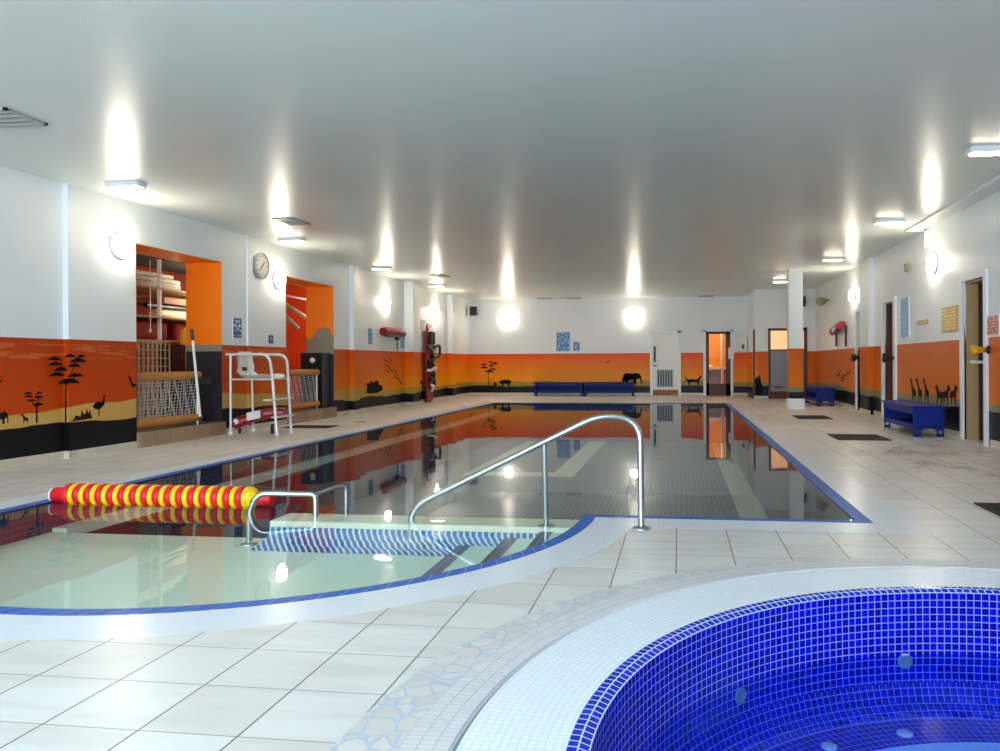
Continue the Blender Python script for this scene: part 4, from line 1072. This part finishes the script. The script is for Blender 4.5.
# rack with its boards, mats and bags
rk = thing('storage_rack', (-8.2, 10.8, .19), 'pale metal storage rack inside the first opening', 'rack')
for x, y in ((-8.05, 10.74), (-8.9, 10.74), (-8.05, 13.0), (-8.9, 13.0), (-8.05, 9.0), (-8.9, 9.0)):
    mb = MB(); mb.box(x - .022, y - .022, .19, x + .022, y + .022, 2.86); mb.build('upright', M['plastic'], rk)
for z in (1.455, 1.82, 2.27, 2.74):
    mb = MB(); mb.box(-8.95, 8.95, z, -8.0, 13.05, z + .025); mb.build('shelf', M['storedark'] if z > 2.6 else M['oak'], rk)
st = 'boards and mats on the storage rack'
mb = MB(); mb.box(-8.9, 9.6, 2.30, -8.15, 11.40, 2.40); tag(mb.build('foam_board', M['cream_foam'], bevel=.02), 'cream foam board on the upper rack shelf, lower of the pile', 'foam board', st)
mb = MB(); mb.box(-8.85, 9.5, 2.405, -8.2, 11.46, 2.48); tag(mb.build('foam_board', M['cream_foam'], bevel=.02), 'cream foam board on the upper rack shelf, middle of the pile', 'foam board', st)
mb = MB(); mb.box(-8.85, 9.6, 2.485, -8.25, 11.36, 2.56); tag(mb.build('foam_board', M['cream_foam'], bevel=.02), 'cream foam board on the upper rack shelf, top of the pile', 'foam board', st)
mb = MB(); mb.box(-8.85, 11.1, 2.08, -8.25, 12.4, 2.20); tag(mb.build('exercise_mat', M['brownmat'], bevel=.03), 'folded brown mat above the black bag on the rack', 'mat', st)
mb = MB(); mb.tube([(-8.3, 10.75, 2.036), (-8.3, 11.0, 2.036), (-8.3, 11.5, 2.036), (-8.3, 12.0, 2.036)], .038, 12); tag(mb.build('kit_bag', M['black']), 'flat black bag between brown mat and beige roll', 'bag')
mb = MB(); mb.cyl((-8.35, 11.0, 1.92), (-8.35, 12.3, 1.92), .075, n=20); tag(mb.build('rolled_mat', M['beigeroll']), 'beige rolled mat on the rack above a red bag', 'mat', st)
for y0, y1, l in ((10.0, 11.15, 'red bag on the rack beside the hanging cord'), (11.35, 12.3, 'red bag on the rack behind the golden kickboard')):
    mb = MB(); mb.box(-8.85, y0, 1.48, -8.2, y1, 1.79); tag(mb.build('red_bag', M['red_vinyl'], bevel=.05), l, 'bag', 'red bags on the rack')
mb = MB()
q = [(11.12, .20)] + [(11.12 + .17 - .17 * math.cos(t), 1.55 + .15 * math.sin(t)) for t in [k * PI / 10 for k in range(11)]] + [(11.46, .20)]
mb.prism(q, 'x', -7.98, -7.92); tag(mb.build('kickboard', M['goldboard'], bevel=.01), 'golden yellow kickboard with rounded top standing in the first opening', 'kickboard')
mb = MB(); mb.cyl((-7.96, 10.42, 1.62), (-7.96, 10.42, 2.68), .006, n=6); mb.lathe((-7.96, 10.42, 1.58), (0, 0, 1), [(.001, 0), (.02, .01), (.02, .05), (.004, .07)], 10); tag(mb.build('pull_cord', M['plastic']), 'thin white pull cord hanging in the first opening', 'cord')
def cage(y0, y1, x0, x1, z0, z1, mat, label, cat, name):
    mb = MB(); k = 10
    for i in range(k + 1):
        y = y0 + (y1 - y0) * i / k; z = z0 + (z1 - z0) * i / k
        for x in (x0, x1): mb.box(x - .006, y - .006, z0, x + .006, y + .006, z1); mb.box(x - .006, y0, z - .006, x + .006, y1, z + .006)
    mb.box(x0, y0, z0, x1, y1, z0 + .02)
    tag(mb.build(name, mat), label, cat)
cage(9.6, 10.56, -7.95, -7.75, .20, 1.44, M['beigeroll'], 'beige wire cage behind the first net frame', 'cage', 'wire_cage')
cage(10.6, 10.93, -8.0, -7.76, .20, 1.40, M['black'], 'black wire crate beside the golden kickboard', 'crate', 'wire_crate')
# pipes and fittings under the storage ceiling
mb = MB(); mb.tube([(-7.9, 7.2, 2.86), (-7.9, 16.5, 2.86)], .05, 10); mb.tube([(-8.05, 7.2, 2.95), (-8.05, 16.5, 2.95)], .035, 10); tag(mb.build('pipework', M['storedark']), 'dark pipes running under the storage ceiling', 'pipes')
mb = MB(); mb.cyl((-7.85, 14.0, 2.48), (-7.85, 16.6, 2.46), .02, n=8); tag(mb.build('hanging_rail', M['chairmetal']), 'pale rail above the foam sticks in the second opening', 'rail')
for ya, za, yb, zb, l in ((14.15, 2.33, 15.05, 2.10, 'tan foam stick slanting in the second opening, upper of two'), (14.0, 2.20, 14.72, 1.84, 'tan foam stick slanting in the second opening, lower of two')):
    mb = MB(); mb.cyl((-7.9, ya, za), (-7.9, yb, zb), .045, n=12); tag(mb.build('foam_stick', M['beigeroll']), l, 'foam stick', 'foam sticks hanging in the second opening')
lk = thing('locker', (-7.5, 14.5, .2), 'dark navy locker against the far side of the second opening', 'locker')
mb = MB(); mb.box(-7.64, 14.36, .2, -7.16, 14.69, 1.32); mb.build('body', M['lockerblue'], lk, bevel=.008)
mb = MB(); mb.box(-7.60, 14.35, .26, -7.2, 14.362, 1.27); mb.build('door', M['black'], lk)
mb = MB(); mb.lathe((-7.38, 14.35, 1.17), (0, -1, 0), [(.001, 0), (.06, 0), (.05, .015), (.001, .02)], 14); mb.build('badge', M['plastic'], lk)

# ------------------------------------------------------------------ light
w = bpy.data.worlds.new('daylight'); S.world = w; w.use_nodes = True
bg = w.node_tree.nodes['Background']; bg.inputs[0].default_value = (.68, .84, 1.0, 1); bg.inputs[1].default_value = 9.2
for a, b in WN:
    L_ = bpy.data.lights.new('window_portal', 'AREA'); L_.shape = 'RECTANGLE'; L_.size = b - a; L_.size_y = 2.6
    L_.cycles.is_portal = True
    o = bpy.data.objects.new('window_portal', L_); o.location = ((a + b) / 2, YF - .22, 1.65); o.rotation_euler = (PI / 2, 0, 0); COL.objects.link(o)
for y in (8.2, 11.9, 15.6):
    L_ = bpy.data.lights.new('storage_fill', 'POINT'); L_.energy = 13; L_.color = (1, .92, .8); L_.shadow_soft_size = .12  # unseen fill lights added behind the piers to brighten storage and reveals
    o = bpy.data.objects.new('storage_fill', L_); o.location = (-7.86, y, 2.2); COL.objects.link(o)

S.view_settings.view_transform = 'Standard'; S.view_settings.look = 'None'; S.view_settings.gamma = 1.0
S.view_settings.exposure = 1.34; S.view_settings.use_curve_mapping = False
S.cycles.use_denoising = True
S.cycles.max_bounces = 10; S.cycles.diffuse_bounces = 6; S.cycles.glossy_bounces = 5; S.cycles.transparent_max_bounces = 12
S.cycles.caustics_reflective = False; S.cycles.caustics_refractive = False
S.cycles.sample_clamp_indirect = 8.0
